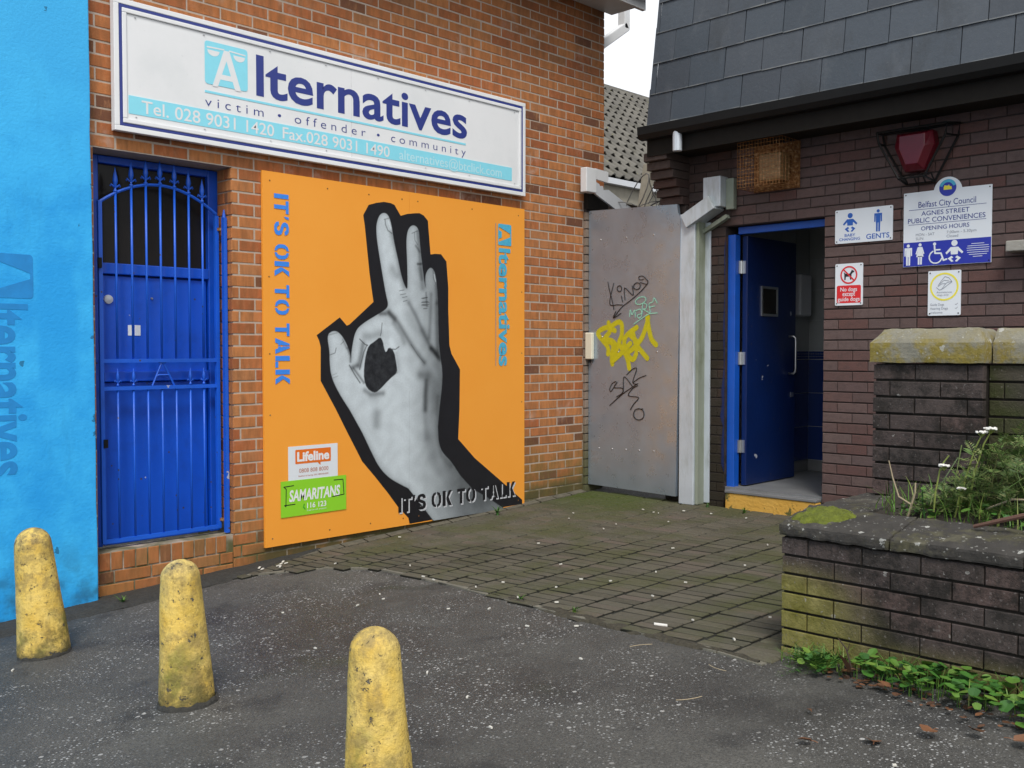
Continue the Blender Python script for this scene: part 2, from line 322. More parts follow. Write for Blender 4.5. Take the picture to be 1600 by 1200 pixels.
# ---------------------------------------------------------------- object helpers
def world_loc(o):
    v = Vector((0, 0, 0))
    while o is not None: v += o.location; o = o.parent
    return v
class MB:
    def __init__(s): s.v = []; s.f = []
    def add(s, vs, fs):
        n = len(s.v); s.v += [tuple(v) for v in vs]; s.f += [tuple(i + n for i in f) for f in fs]; return s
    def box(s, x0, x1, y0, y1, z0, z1):
        return s.add([(x0, y0, z0), (x1, y0, z0), (x1, y1, z0), (x0, y1, z0), (x0, y0, z1), (x1, y0, z1), (x1, y1, z1), (x0, y1, z1)],
                     [(0, 3, 2, 1), (4, 5, 6, 7), (0, 1, 5, 4), (1, 2, 6, 5), (2, 3, 7, 6), (3, 0, 4, 7)])
    def beam(s, a, b, w, h=None, up=(0, 0, 1)):      # box-section bar from a to b
        h = h or w; a = Vector(a); b = Vector(b); d = (b - a).normalized(); up = Vector(up)
        if abs(d.dot(up)) > .98: up = Vector((1, 0, 0))
        x = d.cross(up).normalized() * w / 2; y = x.cross(d).normalized() * h / 2
        vs = [a - x - y, a + x - y, a + x + y, a - x + y, b - x - y, b + x - y, b + x + y, b - x + y]
        return s.add(vs, [(0, 1, 2, 3), (7, 6, 5, 4), (0, 4, 5, 1), (1, 5, 6, 2), (2, 6, 7, 3), (3, 7, 4, 0)])
    def tube(s, pts, r, seg=6, cap=True):
        pts = [Vector(p) for p in pts]; rs = r if isinstance(r, (list, tuple)) else [r] * len(pts)
        ref = Vector((0, 0, 1)); rings = []; n0 = len(s.v)
        for i, p in enumerate(pts):
            d = (pts[min(i + 1, len(pts) - 1)] - pts[max(i - 1, 0)]).normalized()
            x = d.cross(ref)
            if x.length < .05: x = d.cross(Vector((1, 0, 0)))
            x.normalize(); y = x.cross(d); ref = y if abs(y.dot(d)) < .9 else ref
            s.v += [tuple(p + (x * math.cos(2 * math.pi * k / seg) + y * math.sin(2 * math.pi * k / seg)) * rs[i]) for k in range(seg)]
        for i in range(len(pts) - 1):
            for k in range(seg):
                a = n0 + i * seg + k; b = n0 + i * seg + (k + 1) % seg
                s.f.append((a, b, b + seg, a + seg))
        if cap:
            s.f.append(tuple(n0 + k for k in reversed(range(seg)))); s.f.append(tuple(n0 + (len(pts) - 1) * seg + k for k in range(seg)))
        return s
    def lathe(s, prof, c=(0, 0, 0), seg=16, wob=0.):
        n0 = len(s.v)
        for r, z in prof:
            for k in range(seg):
                a = 2 * math.pi * k / seg; q = r * (1 + wob * (rnd() - .5)); s.v.append((c[0] + q * math.cos(a), c[1] + q * math.sin(a), c[2] + z))
        for i in range(len(prof) - 1):
            for k in range(seg):
                a = n0 + i * seg + k; b = n0 + i * seg + (k + 1) % seg; s.f.append((a, b, b + seg, a + seg))
        s.f.append(tuple(n0 + k for k in reversed(range(seg)))); s.f.append(tuple(n0 + (len(prof) - 1) * seg + k for k in range(seg)))
        return s
    def prism(s, poly, P, n0, n1, holes=()):          # 2-D outline given depth along the plane's normal
        loops = [list(poly)] + [list(h) for h in holes]
        tris = tessellate_polygon([[Vector((a, b, 0)) for a, b in l] for l in loops])
        flat = [p for l in loops for p in l]; k = len(flat)
        vs = [P(a, b, n1) for a, b in flat] + [P(a, b, n0) for a, b in flat]
        fs = [tuple(t) for t in tris] + [tuple(i + k for i in reversed(t)) for t in tris]
        o = 0
        for l in loops:
            m = len(l)
            for i in range(m): j = (i + 1) % m; fs.append((o + i, o + j, o + j + k, o + i + k))
            o += m
        return s.add(vs, fs)
    def flat(s, poly, P, n, holes=()):
        loops = [list(poly)] + [list(h) for h in holes]
        tris = tessellate_polygon([[Vector((a, b, 0)) for a, b in l] for l in loops]); flat = [p for l in loops for p in l]
        return s.add([P(a, b, n) for a, b in flat], [tuple(t) for t in tris])
    def ribbon(s, pts, w, P, n, d=.00004):
        for i in range(len(pts) - 1):
            a = Vector(pts[i]); b = Vector(pts[i + 1])
            if (b - a).length < 1e-6: continue
            t = (b - a).normalized(); q = Vector((-t.y, t.x)) * w / 2; n += d
            s.add([P(*(a - q), n), P(*(b - q), n), P(*(b + q), n), P(*(a + q), n)], [(0, 1, 2, 3)])
        for p in pts:
            n += d; s.add([P(p[0] + w / 2 * math.cos(2 * math.pi * k / 10), p[1] + w / 2 * math.sin(2 * math.pi * k / 10), n) for k in range(10)], [tuple(range(10))])
        return s
    def mesh(s, name, fix=True, smooth=False):
        m = bpy.data.meshes.new(name); m.from_pydata(s.v, [], s.f); m.update()
        if fix:
            bm = bmesh.new(); bm.from_mesh(m); bmesh.ops.recalc_face_normals(bm, faces=bm.faces); bm.to_mesh(m); bm.free()
        if smooth:
            m.polygons.foreach_set('use_smooth', [True] * len(m.polygons))
        return m
def roughen(mb, step, amp, freq, seed=0.):
    me = mb.mesh('t'); bm = bmesh.new(); bm.from_mesh(me)
    for _ in range(7):
        es = [e for e in bm.edges if e.calc_length() > step]
        if not es: break
        bmesh.ops.subdivide_edges(bm, edges=es, cuts=1, use_grid_fill=True)
    bmesh.ops.triangulate(bm, faces=[f for f in bm.faces if len(f.verts) > 4])
    bm.normal_update()
    for v in bm.verts:
        c = v.co * freq; d = mnoise.noise((c.x + seed, c.y, c.z)) + .5 * mnoise.noise((c.x * 2.7, c.y * 2.7 + seed, c.z * 2.7))
        sharp = sum(1 for e in v.link_edges if len(e.link_faces) == 2 and e.calc_face_angle(0) > .6)
        v.co += v.normal * (amp * d - (amp * .55 if sharp else 0))
    out = MB(); bm.verts.ensure_lookup_table(); out.v = [tuple(v.co) for v in bm.verts]; bm.verts.index_update(); out.f = [tuple(v.index for v in f.verts) for f in bm.faces]; bm.free(); bpy.data.meshes.remove(me)
    return out
def tag(o, label=None, cat=None, group=None, kind=None):
    if label: o['label'] = label
    if cat: o['category'] = cat
    if group: o['group'] = group
    if kind: o['kind'] = kind
    return o
def link(o, parent=None):
    COL.objects.link(o)
    if parent is not None:
        o.parent = parent; o.matrix_parent_inverse = Matrix.Translation(-world_loc_full(parent))
    return o
WL = {}
def world_loc_full(o): return WL.get(o.name, Vector((0, 0, 0)))
def obj(name, mb, mat, parent=None, at=None, smooth=False, fix=True, bevel=0, kind=None):
    """mesh given in world coordinates; 'at' moves the origin to the thing's base"""
    if at is not None: mb.v = [(x - at[0], y - at[1], z - at[2]) for x, y, z in mb.v]
    me = mb.mesh(name, fix, smooth) if isinstance(mb, MB) else mb
    o = bpy.data.objects.new(name, me); me.materials.append(mat) if not me.materials else None
    if at is not None: o.location = at
    link(o, parent); WL[o.name] = Vector(at) if at is not None else Vector((0, 0, 0))
    if bevel:
        b = o.modifiers.new('bevel', 'BEVEL'); b.width = bevel; b.segments = 2; b.limit_method = 'ANGLE'
    if kind: o['kind'] = kind
    return o
def thing(name, at, label, cat, group=None):
    o = bpy.data.objects.new(name, None); o.location = at; o.empty_display_size = .1; COL.objects.link(o); WL[o.name] = Vector(at)
    return tag(o, label, cat, group)
Y1 = 5.62; X2 = 6.76
def P1(off=0.):                                  # the office front: u = X, v = Z, n out of the wall
    return lambda u, v, n=0.: (u, Y1 - off - n, v)
def P2(off=0.):                                  # the toilet front: u = -Y, v = Z
    return lambda u, v, n=0.: (X2 - off - n, -u, v)
def rect(a, b, c, d): return [(a, c), (b, c), (b, d), (a, d)]
def rrect(a, b, c, d, r, n=5):
    out = []
    for cx, cy, s in ((b - r, d - r, 0), (a + r, d - r, 90), (a + r, c + r, 180), (b - r, c + r, 270)):
        out += [(cx + r * math.cos(R(s + 90 * k / n)), cy + r * math.sin(R(s + 90 * k / n))) for k in range(n + 1)]
    return out
def circ(cx, cy, r, n=24, ry=None): return [(cx + r * math.cos(2 * math.pi * k / n), cy + (ry or r) * math.sin(2 * math.pi * k / n)) for k in range(n)]
_dg = None
def text2d(s, bold=0., spacing=1., shear=0.):
    c = bpy.data.curves.new('lettering', 'FONT'); c.body = s; c.offset = bold; c.space_character = spacing; c.shear = shear; c.resolution_u = 4
    o = bpy.data.objects.new('lettering', c); COL.objects.link(o)
    dg = bpy.context.evaluated_depsgraph_get(); me = bpy.data.meshes.new_from_object(o.evaluated_get(dg))
    vs = [(v.co.x, v.co.y) for v in me.vertices]; fs = [tuple(p.vertices) for p in me.polygons]
    bpy.data.objects.remove(o); bpy.data.curves.remove(c); bpy.data.meshes.remove(me)
    return vs, fs
def lettering(mb, s, x0, x1, z0, z1, P, n, bold=0., spacing=1., shear=0., turn=False, slope=0.):
    """fits a line of text between x0..x1 with baseline z0 and top z1; turn=True runs it downwards (x = down)"""
    vs, fs = text2d(s, bold, spacing, shear)
    xs = [v[0] for v in vs]; ys = [v[1] for v in vs]; a, b = min(xs), max(xs); t = max(ys)
    sx = (x1 - x0) / (b - a); sz = (z1 - z0) / t
    q = [(x0 + (x - a) * sx, z0 + y * sz + slope * (x - a) * sx) for x, y in vs]
    mb.add([P(z, -x, n) if turn else P(x, z, n) for x, z in q], fs); return mb

# traced outlines in metres on their own planes
BLACK= [(4.336, 1.666), (4.303, 1.865), (4.263, 2.199), (4.25, 2.271), (4.298, 2.347), (4.366, 2.369), (4.435, 2.383), (4.496, 2.381), (4.531, 2.371), (4.588, 2.299), (4.647, 2.318), (4.711, 2.329), (4.766, 2.336), (4.808, 2.322), (4.848, 2.287), (4.873, 2.039), (4.916, 2.047), (4.978, 2.048), (5.032, 1.996), (5.051, 1.797), (5.05, 1.639), (5.061, 1.362), (5.083, 1.296), (5.17, 1.177), (5.164, 0.865), (5.15, 0.638), (5.327, 0.476), (5.597, 0.284), (5.866, 0.089), (5.867, 0.056), (4.661, 0.042), (4.649, 0.088), (4.552, 0.18), (4.458, 0.293), (4.343, 0.42), (4.23, 0.539), (4.099, 0.759), (4.009, 0.915), (3.884, 1.116), (3.886, 1.344), (3.874, 1.389), (3.854, 1.425), (4.045, 1.55), (4.103, 1.494), (4.126, 1.502), (4.226, 1.58)]
HAND= [(4.434, 2.308), (4.391, 2.285), (4.366, 2.222), (4.363, 2.174), (4.371, 2.093), (4.398, 1.959), (4.423, 1.837), (4.448, 1.722), (4.47, 1.654), (4.452, 1.619), (4.378, 1.581), (4.242, 1.513), (4.175, 1.459), (4.145, 1.338), (4.136, 1.258), (4.133, 1.291), (4.109, 1.351), (4.068, 1.417), (4.02, 1.456), (3.973, 1.453), (3.937, 1.422), (3.959, 1.311), (3.957, 1.246), (3.97, 1.14), (4.033, 1.027), (4.122, 0.91), (4.231, 0.743), (4.31, 0.601), (4.378, 0.486), (4.47, 0.399), (4.577, 0.342), (4.65, 0.306), (4.76, 0.185), (4.912, 0.037), (5.693, 0.05), (5.453, 0.159), (5.299, 0.236), (5.176, 0.348), (5.07, 0.476), (4.978, 0.552), (4.946, 0.632), (4.94, 0.749), (4.96, 0.911), (4.98, 1.019), (4.99, 1.165), (4.966, 1.274), (4.952, 1.383), (4.947, 1.564), (4.943, 1.72), (4.929, 1.849), (4.91, 1.92), (4.872, 1.947), (4.83, 1.908), (4.818, 1.858), (4.824, 1.773), (4.806, 1.857), (4.783, 1.998), (4.765, 2.138), (4.756, 2.222), (4.706, 2.247), (4.656, 2.213), (4.637, 2.128), (4.645, 1.989), (4.649, 1.849), (4.647, 1.751), (4.595, 1.846), (4.556, 1.997), (4.521, 2.118), (4.499, 2.234), (4.473, 2.293)]
HOLE= [(4.395, 1.421), (4.343, 1.386), (4.291, 1.358), (4.266, 1.297), (4.248, 1.203), (4.248, 1.115), (4.273, 1.053), (4.332, 1.02), (4.375, 1.03), (4.48, 1.117), (4.551, 1.162), (4.543, 1.22), (4.521, 1.318), (4.473, 1.349), (4.446, 1.304), (4.429, 1.338), (4.42, 1.386)]
SHADE= [([(4.503, 2.158), (4.538, 2.078), (4.564, 1.983), (4.586, 1.88), (4.617, 1.791)], 0.0123, -0.42), ([(4.511, 1.911), (4.546, 1.864)], 0.0154, -0.4), ([(4.443, 2.256), (4.447, 2.222), (4.468, 2.183), (4.503, 2.165)], 0.0042, -0.5), ([(4.434, 2.258), (4.482, 2.272)], 0.0031, -0.4), ([(4.473, 2.252), (4.495, 2.199)], 0.005, 0.12), ([(4.572, 1.755), (4.617, 1.763)], 0.0023, -0.55), ([(4.581, 1.727), (4.631, 1.736)], 0.0023, -0.55), ([(4.599, 1.707), (4.644, 1.716)], 0.0023, -0.55), ([(4.608, 1.679), (4.644, 1.688)], 0.0023, -0.55), ([(4.59, 1.72), (4.644, 1.695)], 0.0154, -0.2), ([(4.662, 1.669), (4.726, 1.58), (4.791, 1.467), (4.875, 1.339), (4.961, 1.252)], 0.01, -0.38), ([(4.474, 1.594), (4.562, 1.52), (4.679, 1.367), (4.808, 1.232)], 0.01, -0.42), ([(4.679, 1.367), (4.743, 1.289), (4.808, 1.228)], 0.0023, -0.5), ([(4.662, 1.592), (4.744, 1.481), (4.837, 1.339), (4.913, 1.224)], 0.0192, -0.22), ([(4.747, 2.193), (4.761, 2.095), (4.769, 1.997), (4.787, 1.856)], 0.0092, -0.35), ([(4.746, 1.96), (4.779, 1.962)], 0.0085, -0.6), ([(4.728, 2.093), (4.765, 2.053)], 0.0085, -0.4), ([(4.692, 2.181), (4.747, 2.204)], 0.0031, -0.4), ([(4.715, 2.19), (4.719, 2.134), (4.747, 2.101)], 0.0031, -0.4), ([(4.764, 1.926), (4.783, 1.856), (4.792, 1.785)], 0.0115, -0.3), ([(4.792, 1.707), (4.839, 1.716)], 0.0023, -0.6), ([(4.782, 1.678), (4.848, 1.688)], 0.0023, -0.6), ([(4.791, 1.661), (4.857, 1.667)], 0.0023, -0.6), ([(4.782, 1.709), (4.839, 1.718)], 0.0023, -0.6), ([(4.791, 1.681), (4.857, 1.68)], 0.0023, -0.6), ([(4.782, 1.659), (4.848, 1.654)], 0.0023, -0.6), ([(4.801, 1.632), (4.838, 1.636)], 0.0023, -0.6), ([(4.82, 1.696), (4.819, 1.639)], 0.0154, -0.25), ([(4.896, 1.919), (4.901, 1.862), (4.924, 1.82)], 0.0035, -0.4), ([(4.907, 1.891), (4.92, 1.842)], 0.0038, 0.2), ([(4.929, 1.806), (4.936, 1.684)], 0.0096, -0.35), ([(4.827, 1.751), (4.834, 1.652)], 0.0077, -0.35), ([(4.876, 1.741), (4.866, 1.526), (4.856, 1.418)], 0.0092, -0.3), ([(4.934, 1.672), (4.938, 1.455), (4.942, 1.31)], 0.0115, -0.4), ([(4.875, 1.339), (4.913, 1.31), (4.951, 1.274)], 0.0115, -0.8), ([(4.791, 1.467), (4.847, 1.397)], 0.0154, -0.35), ([(4.396, 1.585), (4.439, 1.586)], 0.0092, -0.5), ([(4.474, 1.594), (4.527, 1.554)], 0.0115, -0.5), ([(4.258, 1.419), (4.343, 1.427), (4.386, 1.441)], 0.0154, -0.45), ([(4.412, 1.517), (4.403, 1.448), (4.395, 1.427)], 0.0035, -0.5), ([(4.518, 1.519), (4.589, 1.437), (4.615, 1.381)], 0.0115, -0.3), ([(4.212, 1.402), (4.258, 1.365), (4.283, 1.358)], 0.0031, -0.7), ([(4.241, 1.365), (4.224, 1.284), (4.207, 1.217)], 0.0115, -0.45), ([(4.275, 1.358), (4.249, 1.311), (4.223, 1.23), (4.211, 1.19)], 0.0046, -0.5), ([(4.149, 1.204), (4.19, 1.217)], 0.0092, -0.45), ([(4.499, 1.332), (4.534, 1.33), (4.566, 1.349)], 0.0031, -0.7), ([(4.49, 1.394), (4.526, 1.339)], 0.0115, 0.08), ([(4.109, 1.338), (4.133, 1.284), (4.132, 1.244)], 0.0085, -0.45), ([(4.068, 1.397), (4.1, 1.338)], 0.0077, -0.3), ([(3.964, 1.292), (4.003, 1.305), (4.012, 1.338)], 0.0031, -0.5), ([(3.945, 1.426), (3.988, 1.436), (4.02, 1.443)], 0.0035, -0.3), ([(4.052, 1.364), (4.076, 1.384)], 0.0027, -0.4), ([(4.124, 1.218), (4.165, 1.157), (4.214, 1.095)], 0.0046, -0.6), ([(4.157, 1.197), (4.206, 1.143), (4.248, 1.094)], 0.0085, -0.45), ([(3.986, 1.133), (4.026, 1.146)], 0.0027, -0.25), ([(3.978, 1.153), (4.018, 1.166)], 0.0027, -0.2), ([(4.256, 1.04), (4.306, 1.011), (4.418, 1.015)], 0.01, -0.4), ([(4.507, 1.144), (4.543, 1.164)], 0.0077, -0.4), ([(4.543, 1.297), (4.561, 1.213), (4.56, 1.171)], 0.0096, -0.12), ([(4.771, 1.139), (4.836, 1.131)], 0.0192, -0.65), ([(4.827, 1.095), (4.817, 0.988), (4.816, 0.88)], 0.0115, -0.5), ([(4.818, 1.21), (4.865, 1.145), (4.902, 1.021), (4.912, 0.876)], 0.0231, -0.35), ([(4.942, 1.209), (4.965, 1.092), (4.95, 0.947)], 0.0192, -0.3), ([(4.642, 1.142), (4.678, 1.056)], 0.0308, 0.06), ([(4.839, 1.071), (4.826, 0.976), (4.813, 0.823), (4.831, 0.668)], 0.0154, -0.42), ([(4.363, 0.872), (4.356, 0.79)], 0.0192, -0.5), ([(4.312, 0.993), (4.346, 0.996)], 0.0154, -0.25), ([(4.915, 1.069), (4.902, 0.877), (4.888, 0.665), (4.914, 0.527)], 0.0269, -0.3), ([(4.941, 0.972), (4.933, 0.681), (4.978, 0.522), (5.07, 0.437)], 0.0115, -0.25), ([(4.825, 0.659), (4.863, 0.531), (4.952, 0.408)], 0.0308, -0.3), ([(5.043, 0.439), (5.123, 0.333), (5.258, 0.22), (5.453, 0.139)], 0.0346, -0.38), ([(4.712, 0.505), (4.786, 0.365), (4.913, 0.246)], 0.0346, -0.15), ([(4.242, 0.706), (4.355, 0.533), (4.494, 0.392), (4.65, 0.311)], 0.0154, -0.15), ([(4.785, 0.153), (5.042, 0.124), (5.453, 0.108)], 0.0308, -0.18), ([(5.017, 0.284), (5.176, 0.209), (5.382, 0.116)], 0.0269, -0.25), ([(4.663, 1.019), (4.658, 0.225)], 0.0019, -0.12)]
KINGS= [[(-5.352, 1.911), (-5.337, 1.853), (-5.301, 1.749), (-5.281, 1.674)], [(-5.282, 1.899), (-5.33, 1.725), (-5.235, 1.712), (-5.181, 1.708)], [(-5.195, 1.785), (-5.181, 1.733)], [(-5.191, 1.847), (-5.193, 1.839), (-5.196, 1.833), (-5.202, 1.827), (-5.209, 1.824), (-5.217, 1.823), (-5.225, 1.825), (-5.232, 1.829), (-5.238, 1.834), (-5.242, 1.841), (-5.243, 1.849), (-5.242, 1.857), (-5.238, 1.864), (-5.232, 1.869), (-5.225, 1.872), (-5.217, 1.873), (-5.209, 1.872), (-5.202, 1.868), (-5.196, 1.862), (-5.193, 1.855), (-5.191, 1.847)], [(-5.153, 1.749), (-5.157, 1.851), (-5.065, 1.785), (-5.073, 1.864)], [(-4.986, 1.874), (-4.983, 1.866), (-4.983, 1.857), (-4.987, 1.849), (-4.994, 1.841), (-5.003, 1.836), (-5.014, 1.832), (-5.026, 1.832), (-5.037, 1.834), (-5.047, 1.839), (-5.053, 1.845), (-5.057, 1.854), (-5.057, 1.862), (-5.053, 1.871), (-5.046, 1.878), (-5.037, 1.884), (-5.025, 1.887), (-5.014, 1.887), (-5.003, 1.885), (-4.993, 1.88), (-4.986, 1.874)], [(-4.948, 1.912), (-4.99, 1.911), (-4.997, 1.937), (-4.955, 1.939), (-4.921, 1.913), (-4.901, 1.89), (-4.914, 1.87), (-4.983, 1.888)], [(-4.9, 1.879), (-4.968, 1.821), (-5.093, 1.742), (-5.192, 1.688), (-5.278, 1.605)], [(-5.257, 1.656), (-5.285, 1.6), (-5.199, 1.638)]]
MARF= [[(-5.1, 1.607), (-5.093, 1.663), (-5.072, 1.623), (-5.044, 1.661), (-5.036, 1.6)], [(-5.03, 1.655), (-4.979, 1.665), (-4.967, 1.615), (-4.995, 1.591), (-5.012, 1.616), (-4.97, 1.628)], [(-4.961, 1.631), (-4.954, 1.709), (-4.913, 1.702), (-4.92, 1.669), (-4.947, 1.664), (-4.872, 1.629)], [(-4.872, 1.64), (-4.886, 1.707), (-4.845, 1.722), (-4.832, 1.754), (-4.798, 1.709)], [(-4.879, 1.679), (-4.825, 1.688)], [(-4.922, 1.754), (-4.921, 1.745), (-4.925, 1.735), (-4.934, 1.726), (-4.948, 1.718), (-4.965, 1.711), (-4.983, 1.707), (-5.0, 1.707), (-5.016, 1.709), (-5.027, 1.714), (-5.034, 1.721), (-5.035, 1.73), (-5.031, 1.74), (-5.021, 1.749), (-5.008, 1.757), (-4.991, 1.764), (-4.973, 1.768), (-4.955, 1.768), (-4.94, 1.766), (-4.929, 1.761), (-4.922, 1.754)], [(-5.05, 1.544), (-4.967, 1.587), (-4.885, 1.624), (-4.798, 1.63)]]
SPRAY= [[(-5.27, 1.491), (-5.351, 1.521), (-5.439, 1.499), (-5.469, 1.465), (-5.409, 1.406), (-5.35, 1.348), (-5.35, 1.291)], [(-5.344, 1.561), (-5.329, 1.486), (-5.38, 1.429), (-5.292, 1.371), (-5.306, 1.279), (-5.298, 1.205)], [(-5.329, 1.52), (-5.235, 1.564), (-5.191, 1.541), (-5.191, 1.45), (-5.219, 1.382), (-5.147, 1.291)], [(-5.409, 1.418), (-5.306, 1.405), (-5.248, 1.348), (-5.262, 1.279), (-5.306, 1.233)], [(-5.147, 1.291), (-5.119, 1.235), (-5.104, 1.172)], [(-5.022, 1.515), (-5.134, 1.449), (-5.162, 1.382), (-5.133, 1.314), (-5.063, 1.336), (-5.021, 1.392), (-5.092, 1.449)], [(-5.064, 1.471), (-5.035, 1.381), (-5.021, 1.314), (-5.063, 1.246), (-5.133, 1.291)], [(-5.063, 1.336), (-4.966, 1.425), (-4.905, 1.558), (-4.899, 1.602)], [(-4.906, 1.602), (-4.885, 1.491), (-4.857, 1.413), (-4.81, 1.369)], [(-5.035, 1.381), (-4.966, 1.314), (-4.904, 1.258)], [(-5.291, 1.233), (-5.205, 1.291), (-5.091, 1.381)]]
BAZ= [[(-5.254, 1.056), (-5.297, 1.038), (-5.326, 0.991), (-5.312, 0.969), (-5.275, 1.01), (-5.239, 1.051), (-5.275, 1.004), (-5.182, 1.001), (-5.181, 0.961), (-5.246, 0.925)], [(-5.167, 0.973), (-5.161, 1.098), (-5.068, 1.021)], [(-5.132, 1.115), (-5.069, 1.162), (-5.02, 1.168), (-5.062, 1.055), (-5.013, 1.039)], [(-5.062, 1.049), (-4.992, 1.09), (-4.916, 1.114)], [(-5.326, 0.847), (-5.189, 0.944), (-5.075, 1.009), (-5.006, 1.045)], [(-5.006, 1.028), (-5.068, 0.998), (-5.11, 0.94), (-4.998, 0.927), (-5.047, 0.875), (-5.088, 0.822)], [(-4.935, 0.789), (-4.938, 0.775), (-4.946, 0.761), (-4.959, 0.75), (-4.975, 0.743), (-4.993, 0.74), (-5.011, 0.741), (-5.027, 0.747), (-5.04, 0.757), (-5.049, 0.77), (-5.052, 0.784), (-5.049, 0.799), (-5.041, 0.813), (-5.028, 0.824), (-5.011, 0.831), (-4.993, 0.834), (-4.975, 0.832), (-4.959, 0.826), (-4.946, 0.817), (-4.938, 0.804), (-4.935, 0.789)], [(-5.011, 0.831), (-4.949, 0.834)]]
# ---------------------------------------------------------------- ground
def gz(x, y):
    x = max(-6, min(10, x)); y = max(-3, min(9, y))
    c = -.0133 * max(0, min(3.2, 6.7 - x))
    return -.065 + .046 * (x - 3.44) + c * (y - 5.62)
def grid_sheet(xs, ys, f, keep=None):
    mb = MB(); idx = {}
    for i, x in enumerate(xs):
        for j, y in enumerate(ys):
            idx[i, j] = len(mb.v); mb.v.append((x, y, f(x, y)))
    for i in range(len(xs) - 1):
        for j in range(len(ys) - 1):
            if keep is None or keep((xs[i] + xs[i + 1]) / 2, (ys[j] + ys[j + 1]) / 2):
                mb.f.append((idx[i, j], idx[i + 1, j], idx[i + 1, j + 1], idx[i, j + 1]))
    return mb
far = [-120, -60, -30, -15, -10]
gx = far + [-6 + .25 * i for i in range(65)] + [14, 20, 35, 60, 120]
gy = far + [-3 + .25 * i for i in range(49)] + [14, 20, 35, 60, 120]
def gtop(x, y): return gz(x, y) + .005 * mnoise.noise((x * 1.3, y * 1.3, 0)) * (1 if -6 < x < 10 else 0) - .012
tag(obj('asphalt_pavement', grid_sheet(gx, gy, gtop), MT['asphalt'], smooth=True), 'worn grey asphalt pavement speckled with pale chippings', kind='structure')

# block paving of the forecourt
EDGE = [(2.72, 5.585), (3.2, 5.42), (3.58, 5.14), (3.76, 4.80), (3.73, 4.2), (3.65, 3.6), (3.57, 2.9), (3.49, 2.2), (3.45, 1.97)]
def edge_x(y):
    for (xa, ya), (xb, yb) in zip(EDGE, EDGE[1:]):
        if yb <= y <= ya: return xa + (xb - xa) * (ya - y) / (ya - yb)
    return 3.45 if y < 1.97 else 2.7
def in_path(x, y):
    if y > 5.60 or x > 6.74 or y < 1.6: return False
    if y < 2.02 and x < 4.46: return False
    return x > edge_x(y) + .02
bed = grid_sheet([2.6 + .1 * i for i in range(43)], [1.5 + .1 * i for i in range(42)], lambda x, y: gz(x, y) - .006, lambda x, y: in_path(x, y))
path = tag(obj('paved_path', bed, plain('joint_dirt', (.014, .014, .009), 1, var=.5, scale=30)), 'mossy brick block paving in front of the toilet door', kind='structure')
def paver_mesh(L, W):
    mb = MB(); c = .008; h = .0
    a, b = W / 2, L / 2
    mb.add([(-a, -b, -.03), (a, -b, -.03), (a, b, -.03), (-a, b, -.03), (-a, -b, -c), (a, -b, -c), (a, b, -c), (-a, b, -c),
            (-a + c, -b + c, 0), (a - c, -b + c, 0), (a - c, b - c, 0), (-a + c, b - c, 0)],
           [(8, 9, 10, 11)] + [(4 + i, 4 + (i + 1) % 4, 8 + (i + 1) % 4, 8 + i) for i in range(4)] + [(i, (i + 1) % 4, 4 + (i + 1) % 4, 4 + i) for i in range(4)])
    return mb
pav_me = paver_mesh(.186, .070).mesh('paver'); pav_me.materials.append(MT['paver'])
cand = []
for j in range(-2, 22):
    yc = 1.85 + .2 * j
    for i in range(56):
        xc = 2.7 + .078 * i + (.031 if j % 2 else 0)
        if in_path(xc - .015, yc) or in_path(xc + .02, yc):
            p = (xc, yc, gz(xc, yc)); a = apparent(p)
            hidden = (3.5 < xc and yc < 2.1) or not in_frame(p, 0) or (a[0] > 1225 and xc > 3.7)
            cand.append((0 if hidden else 1 / a[2] ** 2, p))
cand.sort(key=lambda t: -t[0])
rest = MB(); src = paver_mesh(.186, .070)
for k, (s, p) in enumerate(cand):
    dx = (gz(p[0] + .05, p[1]) - gz(p[0] - .05, p[1])) / .1; dy = (gz(p[0], p[1] + .05) - gz(p[0], p[1] - .05)) / .1
    rot = Euler((dy + U(-.010, .010), -dx + U(-.02, .02), U(-.02, .02))); loc = Vector((p[0] + U(-.004, .004), p[1] + U(-.004, .004), p[2] + .002 + U(-.002, .002)))
    if k < 300 and s > 0:
        o = bpy.data.objects.new('paver', pav_me); o.location = loc; o.rotation_euler = rot; link(o, path)
    else:
        m = rot.to_matrix(); rest.add([m @ Vector(v) + loc for v in src.v], src.f)
obj('paver', rest, MT['paver2'], path, kind='stuff')
fl_ = MB()
for i in range(16):
    xa = 3.45 + .2 * i; xb = xa + .19
    fl_.add([(xa, 5.553 + U(-.006, .004), gz(xa, 5.56) + .002), (xb, 5.553 + U(-.006, .004), gz(xb, 5.56) + .002), (xb, 5.618, gz(xb, 5.6) + .014), (xa, 5.618, gz(xa, 5.6) + .014), (xa, 5.553, gz(xa, 5.56) - .03), (xb, 5.553, gz(xb, 5.56) - .03)], [(0, 1, 2, 3), (4, 5, 1, 0)])
obj('edge_fillet', fl_, plain('grubby_mortar', (.10, .09, .065), .95, var=.6, scale=18, bump=.006), path, fix=False)
